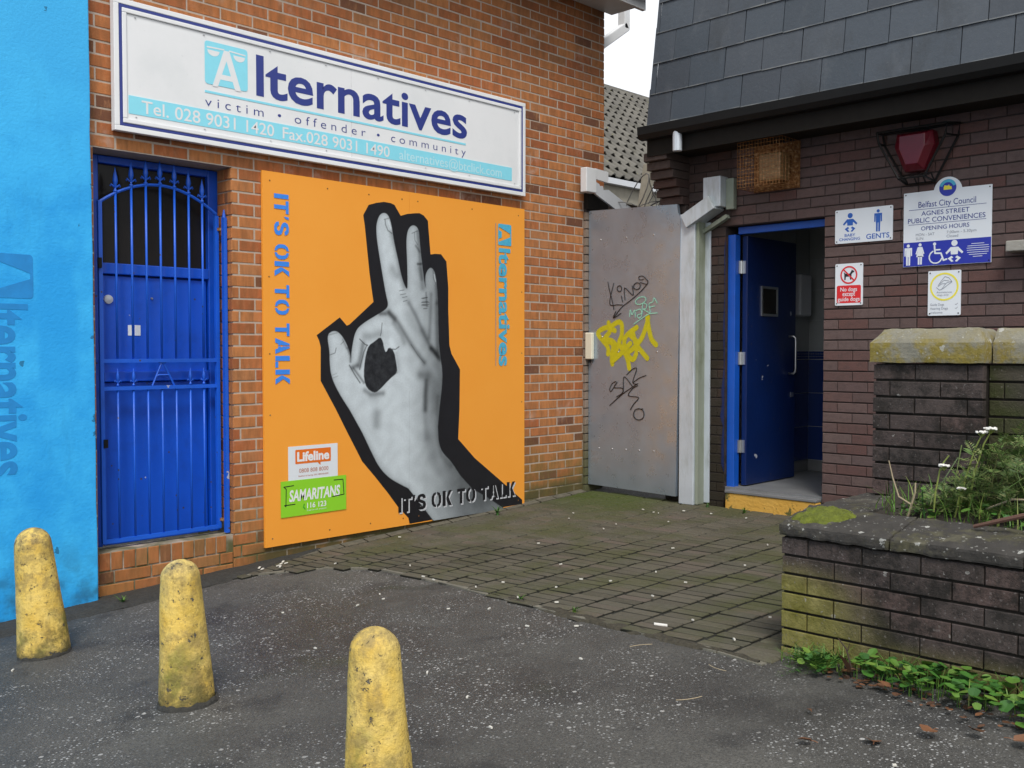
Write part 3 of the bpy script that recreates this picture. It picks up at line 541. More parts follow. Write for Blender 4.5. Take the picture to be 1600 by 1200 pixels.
# flush concrete edging between asphalt and blocks
kb = MB()
for (xa, ya), (xb, yb) in zip(EDGE, EDGE[1:]):
    n = max(1, int(math.hypot(xb - xa, yb - ya) / .22))
    for i in range(n):
        t0, t1 = i / n + .008, (i + 1) / n - .008
        xs0, ys0 = xa + (xb - xa) * t0, ya + (yb - ya) * t0; xs1, ys1 = xa + (xb - xa) * t1, ya + (yb - ya) * t1
        kb.beam((xs0, ys0, gz(xs0, ys0) - .020 - U(0, .006)), (xs1, ys1, gz(xs1, ys1) - .020 - U(0, .006)), .036, .04)
obj('edging_strip', kb, plain('dirty_concrete', (.15, .14, .11), .95, var=.45, scale=9, bump=.004), path)
em = MB()
for i in range(40):
    y = 3.75 - .045 * i; w_ = (.018 + .075 * max(0, mnoise.noise((y * 3.1, 3, 0)) + .15) + .02 * mnoise.noise((y * 17, 1, 0))) * min(1, i / 5, (39 - i) / 9) + .004
    for k, t in enumerate((-1, -.45, .1, .55, 1)):
        x = edge_x(max(1.98, y)) + t * w_ + .02 * mnoise.noise((y * 9, t * 3, 0)); em.v.append((x, y, gz(x, y) - .012 + (.013 if k in (1, 2, 3) else -.004) + .014 * mnoise.noise((x * 20, y * 20, 8))))
for i in range(39):
    for k in range(4): a = i * 5 + k; em.f.append((a, a + 1, a + 6, a + 5))
tag(obj('dirt', em, plain('brown_dirt', (.045, .039, .026), 1, var=.85, scale=45, bump=.012), smooth=True), 'brown dirt and grit gathered along the edge of the block paving', kind='stuff')
# dirt along the foot of the office wall
db = MB(); xs = [1.0 + .06 * i for i in range(49)]
for i, x in enumerate(xs):
    wdt = .27 - .10 * max(0, (x - 2.4)) / 1.6 + .05 * mnoise.noise((x * 3, 0, 0)) + .04 * mnoise.noise((x * 13, 0, 5)); wdt *= max(0.02, min(1, (3.95 - x) / .7))
    for k, (t, h) in enumerate(((0, .018), (.35, .014), (.75, .008), (1, -.012))):
        y = 5.615 - t * max(.006, wdt); db.v.append((x, y, gz(x, y) + h + .006 * mnoise.noise((x * 9, y * 9, 3))))
for i in range(len(xs) - 1):
    for k in range(3): a = i * 4 + k; db.f.append((a, a + 1, a + 5, a + 4))
tag(obj('dirt', db, MT['dirt'], smooth=True), 'black wet dirt along the foot of the brick wall', kind='stuff')

# ---------------------------------------------------------------- brick walls
def brick_mb(L, H, D=.04, c=.0028):
    a, b = L / 2, H / 2
    return MB().add([(-a, D, -b), (a, D, -b), (a, D, b), (-a, D, b), (-a, c, -b), (a, c, -b), (a, c, b), (-a, c, b), (-a + c, 0, -b + c), (a - c, 0, -b + c), (a - c, 0, b - c), (-a + c, 0, b - c)],
                    [(8, 9, 10, 11)] + [(4 + i, 4 + (i + 1) % 4, 8 + (i + 1) % 4, 8 + i) for i in range(4)] + [(i, (i + 1) % 4, 4 + (i + 1) % 4, 4 + i) for i in range(4)])
BM = {}
def brick_me(L, H, mat, D=.04):
    k = (round(L, 3), round(H, 3), mat.name, D)
    if k not in BM:
        BM[k] = brick_mb(k[0], k[1], D).mesh('brick'); BM[k].materials.append(mat)
    return BM[k]
def courses(u0, u1, z0, z1, zref, uref, holes=(), covers=(), course=.075, unit=.225, joint=.010, splits=(), vj=None):
    out = []; vj = joint if vj is None else vj; k0 = math.ceil((z0 - zref) / course - .5); k1 = math.floor((z1 - zref) / course + .001)
    for k in range(k0, k1):
        zc = zref + (k + .5) * course; spans = [(u0, u1)]
        for a, b, c, d in holes:
            if c - .005 < zc < d + .005:
                spans = [q for s, e in spans for q in ((s, min(e, a)), (max(s, b), e)) if q[1] - q[0] > .02]
        for sp in splits: spans = [q for s, e in spans for q in (((s, sp - .004), (sp + .004, e)) if s < sp < e else ((s, e),))]
        off = uref + (.5 * unit if k % 2 else 0)
        for s, e in spans:
            n = math.floor((s - off) / unit)
            while off + n * unit < e:
                a, b = max(s, off + n * unit + vj / 2), min(e, off + (n + 1) * unit - vj / 2); n += 1
                if s < a < s + joint: pass
                if b - a < .025: continue
                if any(ca < a and b < cb and cc < zc - course / 2 and zc + course / 2 < cd for ca, cb, cc, cd in covers): continue
                out.append(((a + b) / 2, zc, b - a, course - joint))
    return out
def lay(parent, bricks, mat, limit=300, D=.04, jit=.0015):
    """bricks: (face centre, rotation about Z, length, height). The largest in the picture become parts, the others one joined part."""
    ranked = []
    for c, rz, L, H in bricks:
        a = apparent(c); nx, ny = math.sin(rz), -math.cos(rz)
        d = Vector((c[0], c[1])).length if a else 1; cosv = -(c[0] * nx + c[1] * ny) / d
        ranked.append((L * H * max(0, cosv) / a[2] ** 2 if a and in_frame(c, 0) else 0, c, rz, L, H))
    ranked.sort(key=lambda t: -t[0]); rest = MB()
    for k, (s, c, rz, L, H) in enumerate(ranked):
        n = Vector((math.sin(rz), -math.cos(rz), 0)); loc = Vector(c) + n * U(-jit, jit); rot = Euler((U(-.008, .008), U(-.004, .004), rz + U(-.006, .006)))
        if k < limit and s > 0:
            o = bpy.data.objects.new('brick', brick_me(L, H, mat, D)); o.location = loc; o.rotation_euler = rot; link(o, parent)
        else:
            m = rot.to_matrix(); src = brick_mb(L, H, D); rest.add([m @ Vector(v) + loc for v in src.v], src.f)
    if rest.v: obj('brick', rest, mat, parent, kind='stuff')

# the office: orange brick building
office = thing('brick_building', (4.4, 5.9, 0), 'orange brick office building behind the white sign and the mural board', 'building')
wall = MB()
OX0, OX1, OZ = 2.37, 3.235, 2.475
wall.box(-4, OX0, 5.6225, 6.1, -.4, 4.40); wall.box(OX1 + .008, 6.945, 5.6225, 6.1, -.3, 4.40); wall.box(OX0, OX1 + .008, 5.6225, 6.1, OZ, 4.40)
wall.box(OX0, OX1 + .008, 5.634, 5.79, -.3, .150); wall.box(6.60, 6.945, 6.1, 9.5, -.2, 4.4)
ow = obj('wall', wall, MT['mortar'], office)
covers1 = [(2.50, 5.84, 2.61, 3.30), (3.47, 5.87, .06, 2.45)]
bl = [((u, Y1, z), 0, L, H) for u, z, L, H in courses(1.9, 6.953, -.2, 4.40, OZ - 33 * .075, 6.663, [(OX0, OX1, -1, OZ - .01)], covers1)]
for k in range(32):                                        # right reveal of the door recess
    z = OZ - (k + .5) * .075
    if z < .19: break
    parts = ((5.663, 5.79),) if k % 2 else ((5.663, 5.70), (5.71, 5.79))
    for a, b in parts: bl.append(((OX1, (a + b) / 2, z), -math.pi / 2, b - a, .065))
for i in range(12):                                        # brick-on-edge sill and the course under it
    u = OX0 + .0375 + i * .0745
    if u + .03 < OX1: bl.append(((u, 5.628, .098), 0, .0645, .102))
for a, b in ((2.37, 2.46), (2.47, 2.685), (2.695, 2.91), (2.92, 3.135), (3.145, 3.23)): bl.append((((a + b) / 2, 5.628, .005), 0, b - a, .065))
for a, b in ((2.37, 2.58), (2.59, 2.80), (2.81, 3.02), (3.03, 3.23)): bl.append((((a + b) / 2, 5.628, -.07), 0, b - a, .065))
lay(ow, bl, MT['brick'])
# gable bricks, eaves and roof
gb = [((6.953, y, z), math.pi / 2, L, H) for y, z, L, H in courses(5.67, 9.5, 0, 4.4, OZ - 33 * .075, 0)]
lay(ow, gb, MT['brick'], limit=0)
rf = MB(); rf.add([(-4, 5.2, 4.46), (7.12, 5.2, 4.46), (7.12, 8.0, 6.3), (-4, 8.0, 6.3), (-4, 5.2, 4.40), (7.12, 5.2, 4.40), (7.12, 8.0, 6.24), (-4, 8.0, 6.24)], [(0, 1, 2, 3), (7, 6, 5, 4), (0, 4, 5, 1), (1, 5, 6, 2), (2, 6, 7, 3), (3, 7, 4, 0)])
rf.add([(-4, 10.8, 4.46), (7.12, 10.8, 4.46), (7.12, 8.0, 6.3), (-4, 8.0, 6.3)], [(0, 3, 2, 1)])
obj('roof', rf, MT['rooftile'], office)
obj('soffit', MB().box(-4, 7.05, 5.30, 5.616, 4.335, 4.36), MT['upvc'], office)
obj('fascia_board', MB().box(-4, 7.08, 5.26, 5.297, 4.30, 4.44), MT['upvc'], office)
obj('rainwater_pipe', MB().beam((7.66, 5.95, 5.0), (7.66, 5.95, 4.42), .085).beam((7.675, 5.95, 4.45), (6.96, 5.95, 3.97), .085), MT['upvc'], office, bevel=.008)
# timber door and fanlight in the recess
door = MB().box(2.49, 3.165, 5.815, 5.855, 1.185, 1.765)
dr = obj('door', door, MT['door'], office, bevel=.004)
obj('door_panel', MB().box(2.49, 3.165, 5.822, 5.86, .155, 1.13), MT['door'], dr, bevel=.004)
obj('weather_bar', MB().box(2.49, 3.165, 5.785, 5.83, 1.135, 1.195), MT['door'], dr, bevel=.006)
fr = MB().box(2.38, 2.475, 5.80, 5.87, .155, 2.47).box(3.175, 3.243, 5.80, 5.87, .155, 2.47).box(2.475, 3.175, 5.795, 5.87, 1.775, 1.84).box(2.475, 3.175, 5.80, 5.87, 2.425, 2.47).box(2.38, 3.243, 5.871, 5.90, .155, 1.80)
obj('door_frame', fr, MT['door'], office, bevel=.005)
obj('fanlight', MB().box(2.475, 3.175, 5.835, 5.845, 1.84, 2.425), MT['glass'], office)
obj('lock', MB().lathe([(.028, 0), (.026, .012), (.012, .016), (.004, .018)], (0, 0, 0), 14), MT['lgrey'], dr)
lk = bpy.data.objects['lock']; lk.rotation_euler = (R(90), 0, 0); lk.location = (2.53, 5.815, 1.625); lk.parent = None; lk.parent = dr
for a in (2.648, 2.690): obj('sticker', MB().box(a, a + .036, 5.8125, 5.8145, 1.412, 1.475), MT['signw'], dr)
obj('spyhole', MB().lathe([(.009, 0), (.006, .008)], (0, 0, 0), 8), MT['steel'], dr)
sp = bpy.data.objects['spyhole']; sp.rotation_euler = (R(90), 0, 0); sp.location = (2.80, 5.815, 1.64)

# security gate of blue bars
gate = thing('security_gate', (2.82, 5.74, .16), 'blue barred security gate with spear tops in front of the blue door', 'gate')
GY = 5.735
fr = MB().box(2.44, 2.462, GY - .012, GY + .012, .185, 2.19).box(3.182, 3.206, GY - .012, GY + .012, .185, 2.175)
for z in (.195, 1.097, 1.26): fr.box(2.462, 3.182, GY - .012, GY + .012, z - .011, z + .011)
arch = [(2.451 + (3.194 - 2.451) * t, 2.185 + .138 * (1 - (2 * t - 1) ** 2)) for t in [i / 20 for i in range(21)]]
fr.tube([(x, GY, z) for x, z in arch], .0095, 6)
obj('gate_frame', fr, MT['gate'], gate)
bars = [2.547, 2.643, 2.733, 2.823, 2.915, 3.008, 3.099]
def archz(x): t = (x - 2.451) / .743; return 2.185 + .138 * (1 - (2 * t - 1) ** 2)
SPEAR = [(.006, 0), (.013, .006), (.013, .014), (.006, .02), (.006, .035), (.011, .05), (.016, .07), (.013, .095), (.005, .13), (.0005, .152)]
def spear_mb(s=1.):
    mb = MB().lathe([(r * s, z * s) for r, z in SPEAR], (0, 0, 0), 8)
    for d in (-1, 1): mb.tube([(0, 0, .03 * s), (d * .014 * s, 0, .040 * s), (d * .026 * s, 0, .050 * s), (d * .030 * s, 0, .040 * s), (d * .026 * s, 0, .034 * s)], [.006 * s, .006 * s, .005 * s, .004 * s, .002 * s], 5)
    return mb
sp_me = spear_mb().mesh('spear', smooth=True); sp_me.materials.append(MT['gate'])
sp2_me = spear_mb(.72).mesh('spear', smooth=True); sp2_me.materials.append(MT['gate'])
for x in bars:
    b = obj('bar', MB().tube([(x, GY, 1.27), (x, GY, archz(x))], .0075, 8), MT['gate'], gate, smooth=True)
    o = bpy.data.objects.new('spear', sp_me); o.location = (x, GY, archz(x)); link(o, b)
    obj('bar', MB().tube([(x, GY, .2), (x, GY, 1.09)], .0065, 8), MT['gate'], gate, smooth=True)
for x in (bars[0], bars[1], bars[5], bars[6]):
    o = bpy.data.objects.new('spear', sp2_me); o.location = (x, GY, 1.108); link(o, gate)
obj('letter_shape', MB().tube([(2.76, GY, 1.108), (2.815, GY, 1.235), (2.823, GY, 1.25)], .006).tube([(2.90, GY, 1.108), (2.838, GY, 1.235), (2.823, GY, 1.25)], .006).tube([(2.785, GY, 1.165), (2.80, GY, 1.172), (2.86, GY, 1.172), (2.873, GY, 1.165)], .006).tube([(2.80, GY, 1.249), (2.85, GY, 1.249)], .006), MT['gate'], gate)
obj('hinge_post', MB().box(3.205, 3.228, 5.66, 5.69, .16, 2.16).tube([(3.216, 5.675, 2.155), (3.216, 5.675, 2.21)], [.014, .004], 6), MT['gate'], gate)
obj('hinge', MB().beam((3.20, GY, 2.09), (3.216, 5.685, 2.09), .018).beam((3.20, GY, .24), (3.216, 5.685, .24), .018), MT['rust'], gate)
obj('lock_plate', MB().box(2.452, 2.475, GY - .022, GY - .012, .75, .80), MT['blackpl'], gate); obj('keep_plate', MB().box(2.43, 2.45, GY - .03, GY - .012, 1.80, 1.86), MT['blackpl'], gate)

# blue rendered wall at the left
bwall = thing('rendered_wall', (.5, 5.6, 0), 'light blue painted rendered wall with faded vertical lettering', 'wall')
wb_ = MB(); nx = 60
vs = [(-4.0, -.35)] + [(2.345 + .006 * mnoise.noise((0, z * 3, 7)) - .012 * max(0, z) / 4, z) for z in [-.35 + .16 * i for i in range(30)]] + [(-4.0, 4.29)]
wb_.prism(vs, lambda u, v, n: (u, 5.565 - n, v), -.054, 0)
bw = obj('wall_face', wb_, MT['bluewall'], bwall, bevel=.008)
gl = MB(); PB = lambda u, v, n=0.: (u, 5.5635 - n, v)
lettering(gl, 'lternatives', -1.57, -.655, 1.78, 1.985, PB, 0, bold=.025, turn=True)
gl.flat(rrect(1.775, 2.015, 1.60, 1.835, .02), PB, 0, holes=[[(1.79, 1.63), (2.0, 1.705), (2.0, 1.735), (1.79, 1.81), (1.79, 1.775), (1.845, 1.752), (1.845, 1.690), (1.79, 1.665)]])
tag(obj('lettering', gl, MT['ghost'], bwall), 'faded darker blue word painted down the wall')

# the long white sign
sign = thing('fascia_sign', (4.16, 5.59, 2.575), 'long white sign board with navy border and justice charity lettering', 'sign')
SX0, SX1, SZ0, SZ1 = 2.472, 5.865, 2.577, 3.327
f = MB()
def ring(mb, x0, x1, z0, z1, w, ya, yb):
    mb.box(x0, x1, ya, yb, z0, z0 + w); mb.box(x0, x1, ya, yb, z1 - w, z1); mb.box(x0, x0 + w, ya, yb, z0 + w, z1 - w); mb.box(x1 - w, x1, ya, yb, z0 + w, z1 - w)
obj('backing_board', MB().box(SX0 + .004, SX1 - .004, 5.572, 5.612, SZ0 + .004, SZ1 - .004), MT['sign'], sign)
ring(f, SX0, SX1, SZ0, SZ1, .030, 5.558, 5.571); obj('frame', f, MT['sign'], sign, bevel=.003)
f = MB(); ring(f, SX0 + .031, SX1 - .031, SZ0 + .031, SZ1 - .031, .017, 5.560, 5.571); obj('border_stripe', f, MT['navy'], sign)
f = MB(); ring(f, SX0 + .049, SX1 - .049, SZ0 + .049, SZ1 - .049, .026, 5.556, 5.571); obj('inner_moulding', f, MT['sign'], sign, bevel=.004)
xm = 4.13
for a, b in ((SX0 + .077, xm - .001), (xm + .001, SX1 - .077)): obj('panel', MB().box(a, b, 5.565, 5.571, SZ0 + .077, SZ1 - .077), MT['sign'], sign)
PS = lambda u, v, n=0.: (u, 5.5638 - n, v)
t = MB()
lettering(t, 'lternatives', 3.388, 5.218, 2.945, 3.196, PS, 0, bold=.018)
obj('lettering', t, MT['navy'], sign)
t = MB(); lettering(t, 'victim \u2022 offender \u2022 community', 3.034, 5.204, 2.812, 2.868, PS, 0, spacing=1.55, bold=-.008); obj('lettering', t, MT['navy'], sign)
t = MB(); t.box(2.556, 5.71, 5.5630, 5.5652, 2.684, 2.788); t.box(3.034, 5.204, 5.5630, 5.5652, 2.893, 2.907)
t.flat(rrect(3.034, 3.327, 2.948, 3.208, .02), PS, .0008)
obj('stripe', t, MT['cyan'], sign)
t = MB(); PA = lambda u, v, n=0.: (3.034 + u * .293, 5.5625 - n, 2.945 + v * .263)
t.flat([(.17, -.02), (.29, -.02), (.355, .17), (.64, .17), (.70, -.02), (.84, -.02), (.57, .86), (.44, .86)], PA, 0, holes=[[(.39, .29), (.60, .29), (.50, .62)]])
t.flat([(.05, .84), (.45, .86), (.45, .89), (.05, .875)], PA, .0002); t.flat([(.56, .86), (.95, .84), (.95, .87), (.56, .89)], PA, .0002)
for c in (.2, .8): t.flat([(c - .14, .80)] + [(c - .14 * math.cos(math.pi * k / 8), .80 - .13 * math.sin(math.pi * k / 8)) for k in range(1, 8)] + [(c + .14, .80)], PA, .0002)
obj('logo', t, MT['white'], sign)
PT = lambda u, v, n=0.: (u, 5.5622 - n, v)
for w_, a_, b_ in (('Tel. 028 9031 1420', 2.633, 3.515), ('Fax.028 9031 1490', 3.579, 4.461), ('alternatives@btclick.com', 4.549, 5.593)): obj('lettering', lettering(MB(), w_, a_, b_, 2.698, 2.772, PT, 0, bold=.006), MT['faded'] if '@' in w_ else MT['white'], sign)
sc = MB()
for u in (2.60, 3.03, 3.49, 3.92, 4.36, 4.8, 5.24, 5.74):
    for z in (2.668, 3.236): sc.lathe([(.006, 0), (.004, .002)], (u, 5.5635, z), 6)
obj('screw', sc, MT['steel'], sign)

# the mural board
mural = thing('mural_board', (4.66, 5.6, .03), 'orange plywood mural board painted with a grey hand making an OK sign', 'mural')
BZ0, BZ1, BX0, BX1 = .036, 2.480, 3.446, 5.893
for a, b in ((BX0, 4.6695), (4.6710, BX1)): obj('panel', MB().box(a, b, 5.597, 5.615, BZ0, BZ1), MT['orange'], mural)
PM = lambda u, v, n=0.: (u, 5.5962 - n, v)
BLACK_ = [(min(x, BX1), max(z, BZ0)) for x, z in BLACK]
obj('painted_outline', MB().flat(BLACK_, PM, 0), MT['black'], mural)
# the painted hand: pigment per vertex on a fine flat grid
def seg_d(px, pz, a, b):
    ax, az_ = a; bx, bz = b; dx, dz = bx - ax, bz - az_; L = dx * dx + dz * dz + 1e-12
    t = np.clip(((px - ax) * dx + (pz - az_) * dz) / L, 0, 1); return np.hypot(px - ax - t * dx, pz - az_ - t * dz)
def poly_sd(px, pz, poly):
    ins = np.zeros(px.shape, bool); d = np.full(px.shape, 9.)
    for (x0, z0), (x1, z1) in zip(poly, poly[1:] + poly[:1]):
        d = np.minimum(d, seg_d(px, pz, (x0, z0), (x1, z1)))
        c = (z0 > pz) != (z1 > pz); xi = x0 + (pz - z0) * (x1 - x0) / ((z1 - z0) if abs(z1 - z0) > 1e-9 else 1e-9)
        ins ^= c & (px < xi)
    return np.where(ins, d, -d)
def smooth_poly(p, it=2):
    for _ in range(it):
        q = []
        for a, b in zip(p, p[1:] + p[:1]):
            if math.dist(a, b) > .16: q += [a, (a[0] * .9 + b[0] * .1, a[1] * .9 + b[1] * .1), (a[0] * .1 + b[0] * .9, a[1] * .1 + b[1] * .9)]
            else: q += [(a[0] * .75 + b[0] * .25, a[1] * .75 + b[1] * .25), (a[0] * .25 + b[0] * .75, a[1] * .25 + b[1] * .75)]
        p = q
    return p
st_ = .0034
hx = np.arange(min(p[0] for p in HAND) - .006, max(p[0] for p in HAND) + .006, st_); hz = np.arange(BZ0 + .0005, max(p[1] for p in HAND) + .006, st_)
GX_, GZ_ = np.meshgrid(hx, hz, indexing='ij')
HP = smooth_poly([(x, z if z > BZ0 + .03 else BZ0 - .02) for x, z in HAND]); sd = poly_sd(GX_, GZ_, HP); sh = poly_sd(GX_, GZ_, smooth_poly(HOLE, 1))
tone = .54 + .08 * np.clip(sd / .05, 0, 1)
tone = tone * (1 - .30 * np.exp(-np.maximum(sd, 0) / .010))
tone = tone * (1 - .70 * np.clip((GX_ - 4.58 - .14 * np.clip((1.0 - GZ_), 0, 1)) / .5, 0, 1))                # the painter's darker right side of the hand
for pts, s, amt in SHADE:
    d = np.full(GX_.shape, 9.)
    for a, b in zip(pts, pts[1:]): d = np.minimum(d, seg_d(GX_, GZ_, a, b))
    k = np.exp(-(d / (s * (2.1 if s > .009 else 1.2))) ** 2); amt = max(-.92, amt * (1.35 if s < .012 else .8))
    tone = tone * (1 + amt * k) if amt < 0 else tone + amt * k
tone = np.clip(tone, .012, .8)
tone *= 1 + .07 * np.sin(GX_ * 31 + 2 * np.sin(GZ_ * 17)) * np.sin(GZ_ * 23 + 1.5 * np.sin(GX_ * 19)) * np.clip(sd / .06, 0, 1)   # blotchy sponge work
rr = np.random.RandomState(3); tone = tone * (1 + .05 * rr.randn(*tone.shape))
al = np.clip(sd / .003 + .5, 0, 1) * np.clip(-sh / .006 + .5, 0, 1)
rgb = np.stack([tone * .90, tone * 1.0, tone * 1.06], -1) * al[..., None] + np.array([.012, .013, .016]) * (1 - al[..., None])
n0, n1 = GX_.shape; keep = sd > -.006
vi = -np.ones((n0, n1), int); kk = np.argwhere(keep); vi[keep] = np.arange(len(kk))
hv = [(float(GX_[i, j]), 5.5950, float(GZ_[i, j])) for i, j in kk]
q = np.stack([vi[:-1, :-1], vi[1:, :-1], vi[1:, 1:], vi[:-1, 1:]], -1).reshape(-1, 4); q = q[(q >= 0).all(1)]
hm = bpy.data.meshes.new('painted_hand'); hm.from_pydata(hv, [], q.tolist())
ca = hm.color_attributes.new('paint', 'FLOAT_COLOR', 'POINT'); cc = np.ones((len(kk), 4), np.float32); cc[:, :3] = rgb[keep]; ca.data.foreach_set('color', cc.ravel())
obj('painted_hand', hm, MT['hand'], mural)

# stencil alphabet: outlines on a unit cell with the bridges of a stencil
SO = lambda: [[(.44, .0), (.44, .16), (.30, .24), (.24, .5), (.30, .76), (.44, .84), (.44, 1), (.18, .92), (.02, .72), (0, .5), (.02, .28), (.18, .08)], [(.56, 0), (.82, .08), (.98, .28), (1, .5), (.98, .72), (.82, .92), (.56, 1), (.56, .84), (.70, .76), (.76, .5), (.70, .24), (.56, .16)]]
GLY = {'I': (.26, [[(0, 0), (1, 0), (1, 1), (0, 1)]]), 'T': (.74, [[(.0, .80), (1, .80), (1, 1), (0, 1)], [(.34, 0), (.66, 0), (.66, .795), (.34, .795)]]), "'": (.24, [[(.2, .66), (.75, .80), (.9, 1), (.25, 1)]]),
       'S': (.80, [[(.98, .72), (.9, .9), (.7, 1), (.35, 1), (.12, .92), (.02, .74), (.08, .58), (.3, .47), (.62, .38), (.68, .28), (.58, .19), (.42, .18), (.30, .26), (.28, .33), (0, .31), (.06, .12), (.28, 0), (.68, 0), (.92, .1), (1, .3), (.92, .48), (.7, .57), (.4, .65), (.33, .74), (.42, .82), (.58, .82), (.68, .74), (.7, .70)]]),
       'O': (.88, SO()), 'K': (.86, [[(0, 0), (.33, 0), (.33, 1), (0, 1)], [(.40, .52), (.66, 1), (1, 1), (.64, .55), (1, 0), (.64, 0), (.40, .40)]]),
       'A': (.92, [[(0, 0), (.28, 0), (.36, .2), (.47, .2), (.47, .38), (.42, .38), (.47, .56), (.47, 1), (.36, 1)], [(.53, 1), (.53, .56), (.58, .38), (.53, .38), (.53, .2), (.64, .2), (.72, 0), (1, 0), (.64, 1)]]), 'L': (.68, [[(0, 0), (.42, 0), (.42, 1), (0, 1)], [(.48, 0), (1, 0), (1, .2), (.48, .2)]])}
def stencil(mb, s, x0, x1, z0, z1, P, n, turn=False, slope=0.):
    gap, spc = .12, .38; wtot = sum((GLY[c][0] + gap) if c != ' ' else spc for c in s) - gap; k = (x1 - x0) / wtot; x = 0
    for c in s:
        if c == ' ': x += spc; continue
        w, polys = GLY[c]
        for p in polys:
            q = [(x0 + (x + u * w) * k, z0 + v * (z1 - z0) + slope * (x + u * w) * k) for u, v in p]
            mb.flat([(z, -a) for a, z in q] if turn else q, P, n)
        x += w + gap
    return mb
PST = lambda u, v, n=0.: (u, 5.5938 - n, v)
def stencil_words(s, x0, x1, z0, z1, n, mat, turn=False):
    wid = lambda t: sum((GLY[c][0] + .12) if c != ' ' else .38 for c in t)
    k = (x1 - x0) / (wid(s) - .12); x = x0
    for w_ in s.split(' '):
        obj('stencil_word', stencil(MB(), w_, x, x + (wid(w_) - .12) * k, z0, z1, PST, n, turn=turn), mat, mural); x += (wid(w_) + .38) * k
stencil_words("IT'S OK TO TALK", -2.342, -1.10, 3.530, 3.640, 0, MT['stencil'], True)
stencil_words("IT'S OK TO TALK", 4.565, 5.79, .124, .240, 0, MT['lgrey'])
stencil_words("IT'S OK TO TALK", 4.553, 5.778, .136, .252, .0008, MT['black'])
t = MB(); lettering(t, 'lternatives', -2.142, -1.197, 5.597, 5.724, PST, 0, bold=.03, turn=True)
t.flat(rrect(5.585, 5.735, 2.165, 2.335, .012), PST, 0, holes=[[(5.592, 2.19), (5.722, 2.235), (5.722, 2.265), (5.592, 2.31), (5.592, 2.285), (5.626, 2.272), (5.626, 2.228), (5.592, 2.215)]])
obj('stencil_lettering', t, MT['cyan2'], mural)
obj('underline', MB().flat(rect(5.555, 5.561, 1.197, 2.335), PST, 0), MT['greyp'], mural)
sc = MB()
for u in (3.50, 3.95, 4.3, 4.6, 4.75, 5.3, 5.82):
    for z in (.09, 2.42): sc.add([(u + .006 * math.cos(a), 5.5955, z + .006 * math.sin(a)) for a in [k * 1.047 for k in range(6)]], [tuple(range(6))])
for z in (.9, 1.3, 1.8):
    for u in (3.49, 5.86): sc.add([(u + .006 * math.cos(a), 5.5955, z + .006 * math.sin(a)) for a in [k * 1.047 for k in range(6)]], [tuple(range(6))])
obj('screw', sc, MT['rust'], mural)
# two stuck-on posters
po = thing('poster', (3.82, 5.594, .45), 'white helpline poster with orange speech bubble stuck on the mural', 'poster')
PP = lambda u, v, n=0.: (u, 5.5935 - n, v)
obj('sheet', MB().prism(rect(3.622, 4.018, .455, .684), PP, -.0015, 0), MT['signw'], po)
t = MB().flat(rrect(3.676, 3.961, .565, .660, .006), PP, .0008); t.flat([(3.852, .566), (3.876, .566), (3.876, .543)], PP, .0008); obj('speech_bubble', t, MT['llor'], po)
t = MB(); lettering(t, 'Lifeline', 3.69, 3.948, .583, .645, PP, .0016, bold=.04); obj('lettering', t, MT['white'], po)
for w_, a_, b_, c_, d_ in (('0808 808 8000', 3.705, 3.94, .505, .532), ('Deaf/hard of hearing: 18001 0808 808 8000', 3.70, 3.94, .478, .488)): obj('lettering', lettering(MB(), w_, a_, b_, c_, d_, PP, .0008), MT['brownp'], po)
po = thing('poster', (3.82, 5.592, .22), 'lime green helpline poster with black corner brackets below the white poster', 'poster')
PP2 = lambda u, v, n=0.: (u, 5.5918 - n, v)
obj('sheet', MB().prism(rect(3.562, 4.087, .218, .458), PP2, -.0012, 0), MT['green'], po)
for w_, a_, b_, c_, d_, kw in (('SAMARITANS', 3.625, 4.035, .320, .395, dict(bold=.03, shear=.15)), ('116 123', 3.765, 3.92, .262, .298, dict(bold=.02)), ('Free to call, anytime', 3.765, 3.92, .242, .251, {})): obj('lettering', lettering(MB(), w_, a_, b_, c_, d_, PP2, .0008, **kw), MT['white'], po)
t = MB()
for l in ([(3.66, .424), (3.585, .421), (3.603, .405), (3.60, .29), (3.59, .298), (3.67, .299)], [(3.985, .431), (4.06, .430), (4.068, .325), (3.97, .318)]): t.ribbon(l, .006, PP2, .0008)
obj('bracket', t, MT['black'], po)
t = MB().ribbon([(3.742, .29), (3.737, .272), (3.748, .258)], .009, PP2, .0008); obj('phone_symbol', t, MT['dkgreen'], po)
# ---------------------------------------------------------------- the public toilet
toilet = thing('toilet_block', (8.2, 3.0, 0), 'brown brick public toilet block with slate hung eaves and open blue door', 'building')
DU0, DU1, DZ = -4.237, -3.405, 2.296
YL = 4.80; YR = -2.60
w = MB()
w.box(6.768, 7.0, 4.237, YL, -.1, 3.1); w.box(6.768, 7.0, YR, 3.405, -.1, 3.1); w.box(6.768, 7.0, 3.405, 4.237, DZ, 3.1)
w.box(7.0, 10.0, YL - .25, YL, -.1, 3.1); w.box(7.0, 10.0, YR, YR + .2, -.1, 3.1); w.box(9.8, 10.0, YR + .2, YL - .25, -.1, 3.1)
tw = obj('wall', w, MT['tmortar'], toilet)
bl = [((X2, -u, z), -math.pi / 2, L, H) for u, z, L, H in courses(-YL, -YR, .02, 3.0, .271 - 3 * .075, -3.405, [(DU0, DU1, -1, DZ - .01)], (), joint=.009, vj=.0045, splits=(-2.725,))]
lay(tw, bl, MT['tbrick'], jit=.002)
# corbelled bricks carrying the end of the eaves
cb = MB()
for k in range(7):
    z = 2.43 + k * .0665; out = .05 + .045 * k
    cb = MB().box(X2 - out, X2 + .05, 4.80 - .222, 4.80, z + .004, z + .0655)
    obj('corbel_brick', cb, MT['tbrick'], tw, bevel=.003)
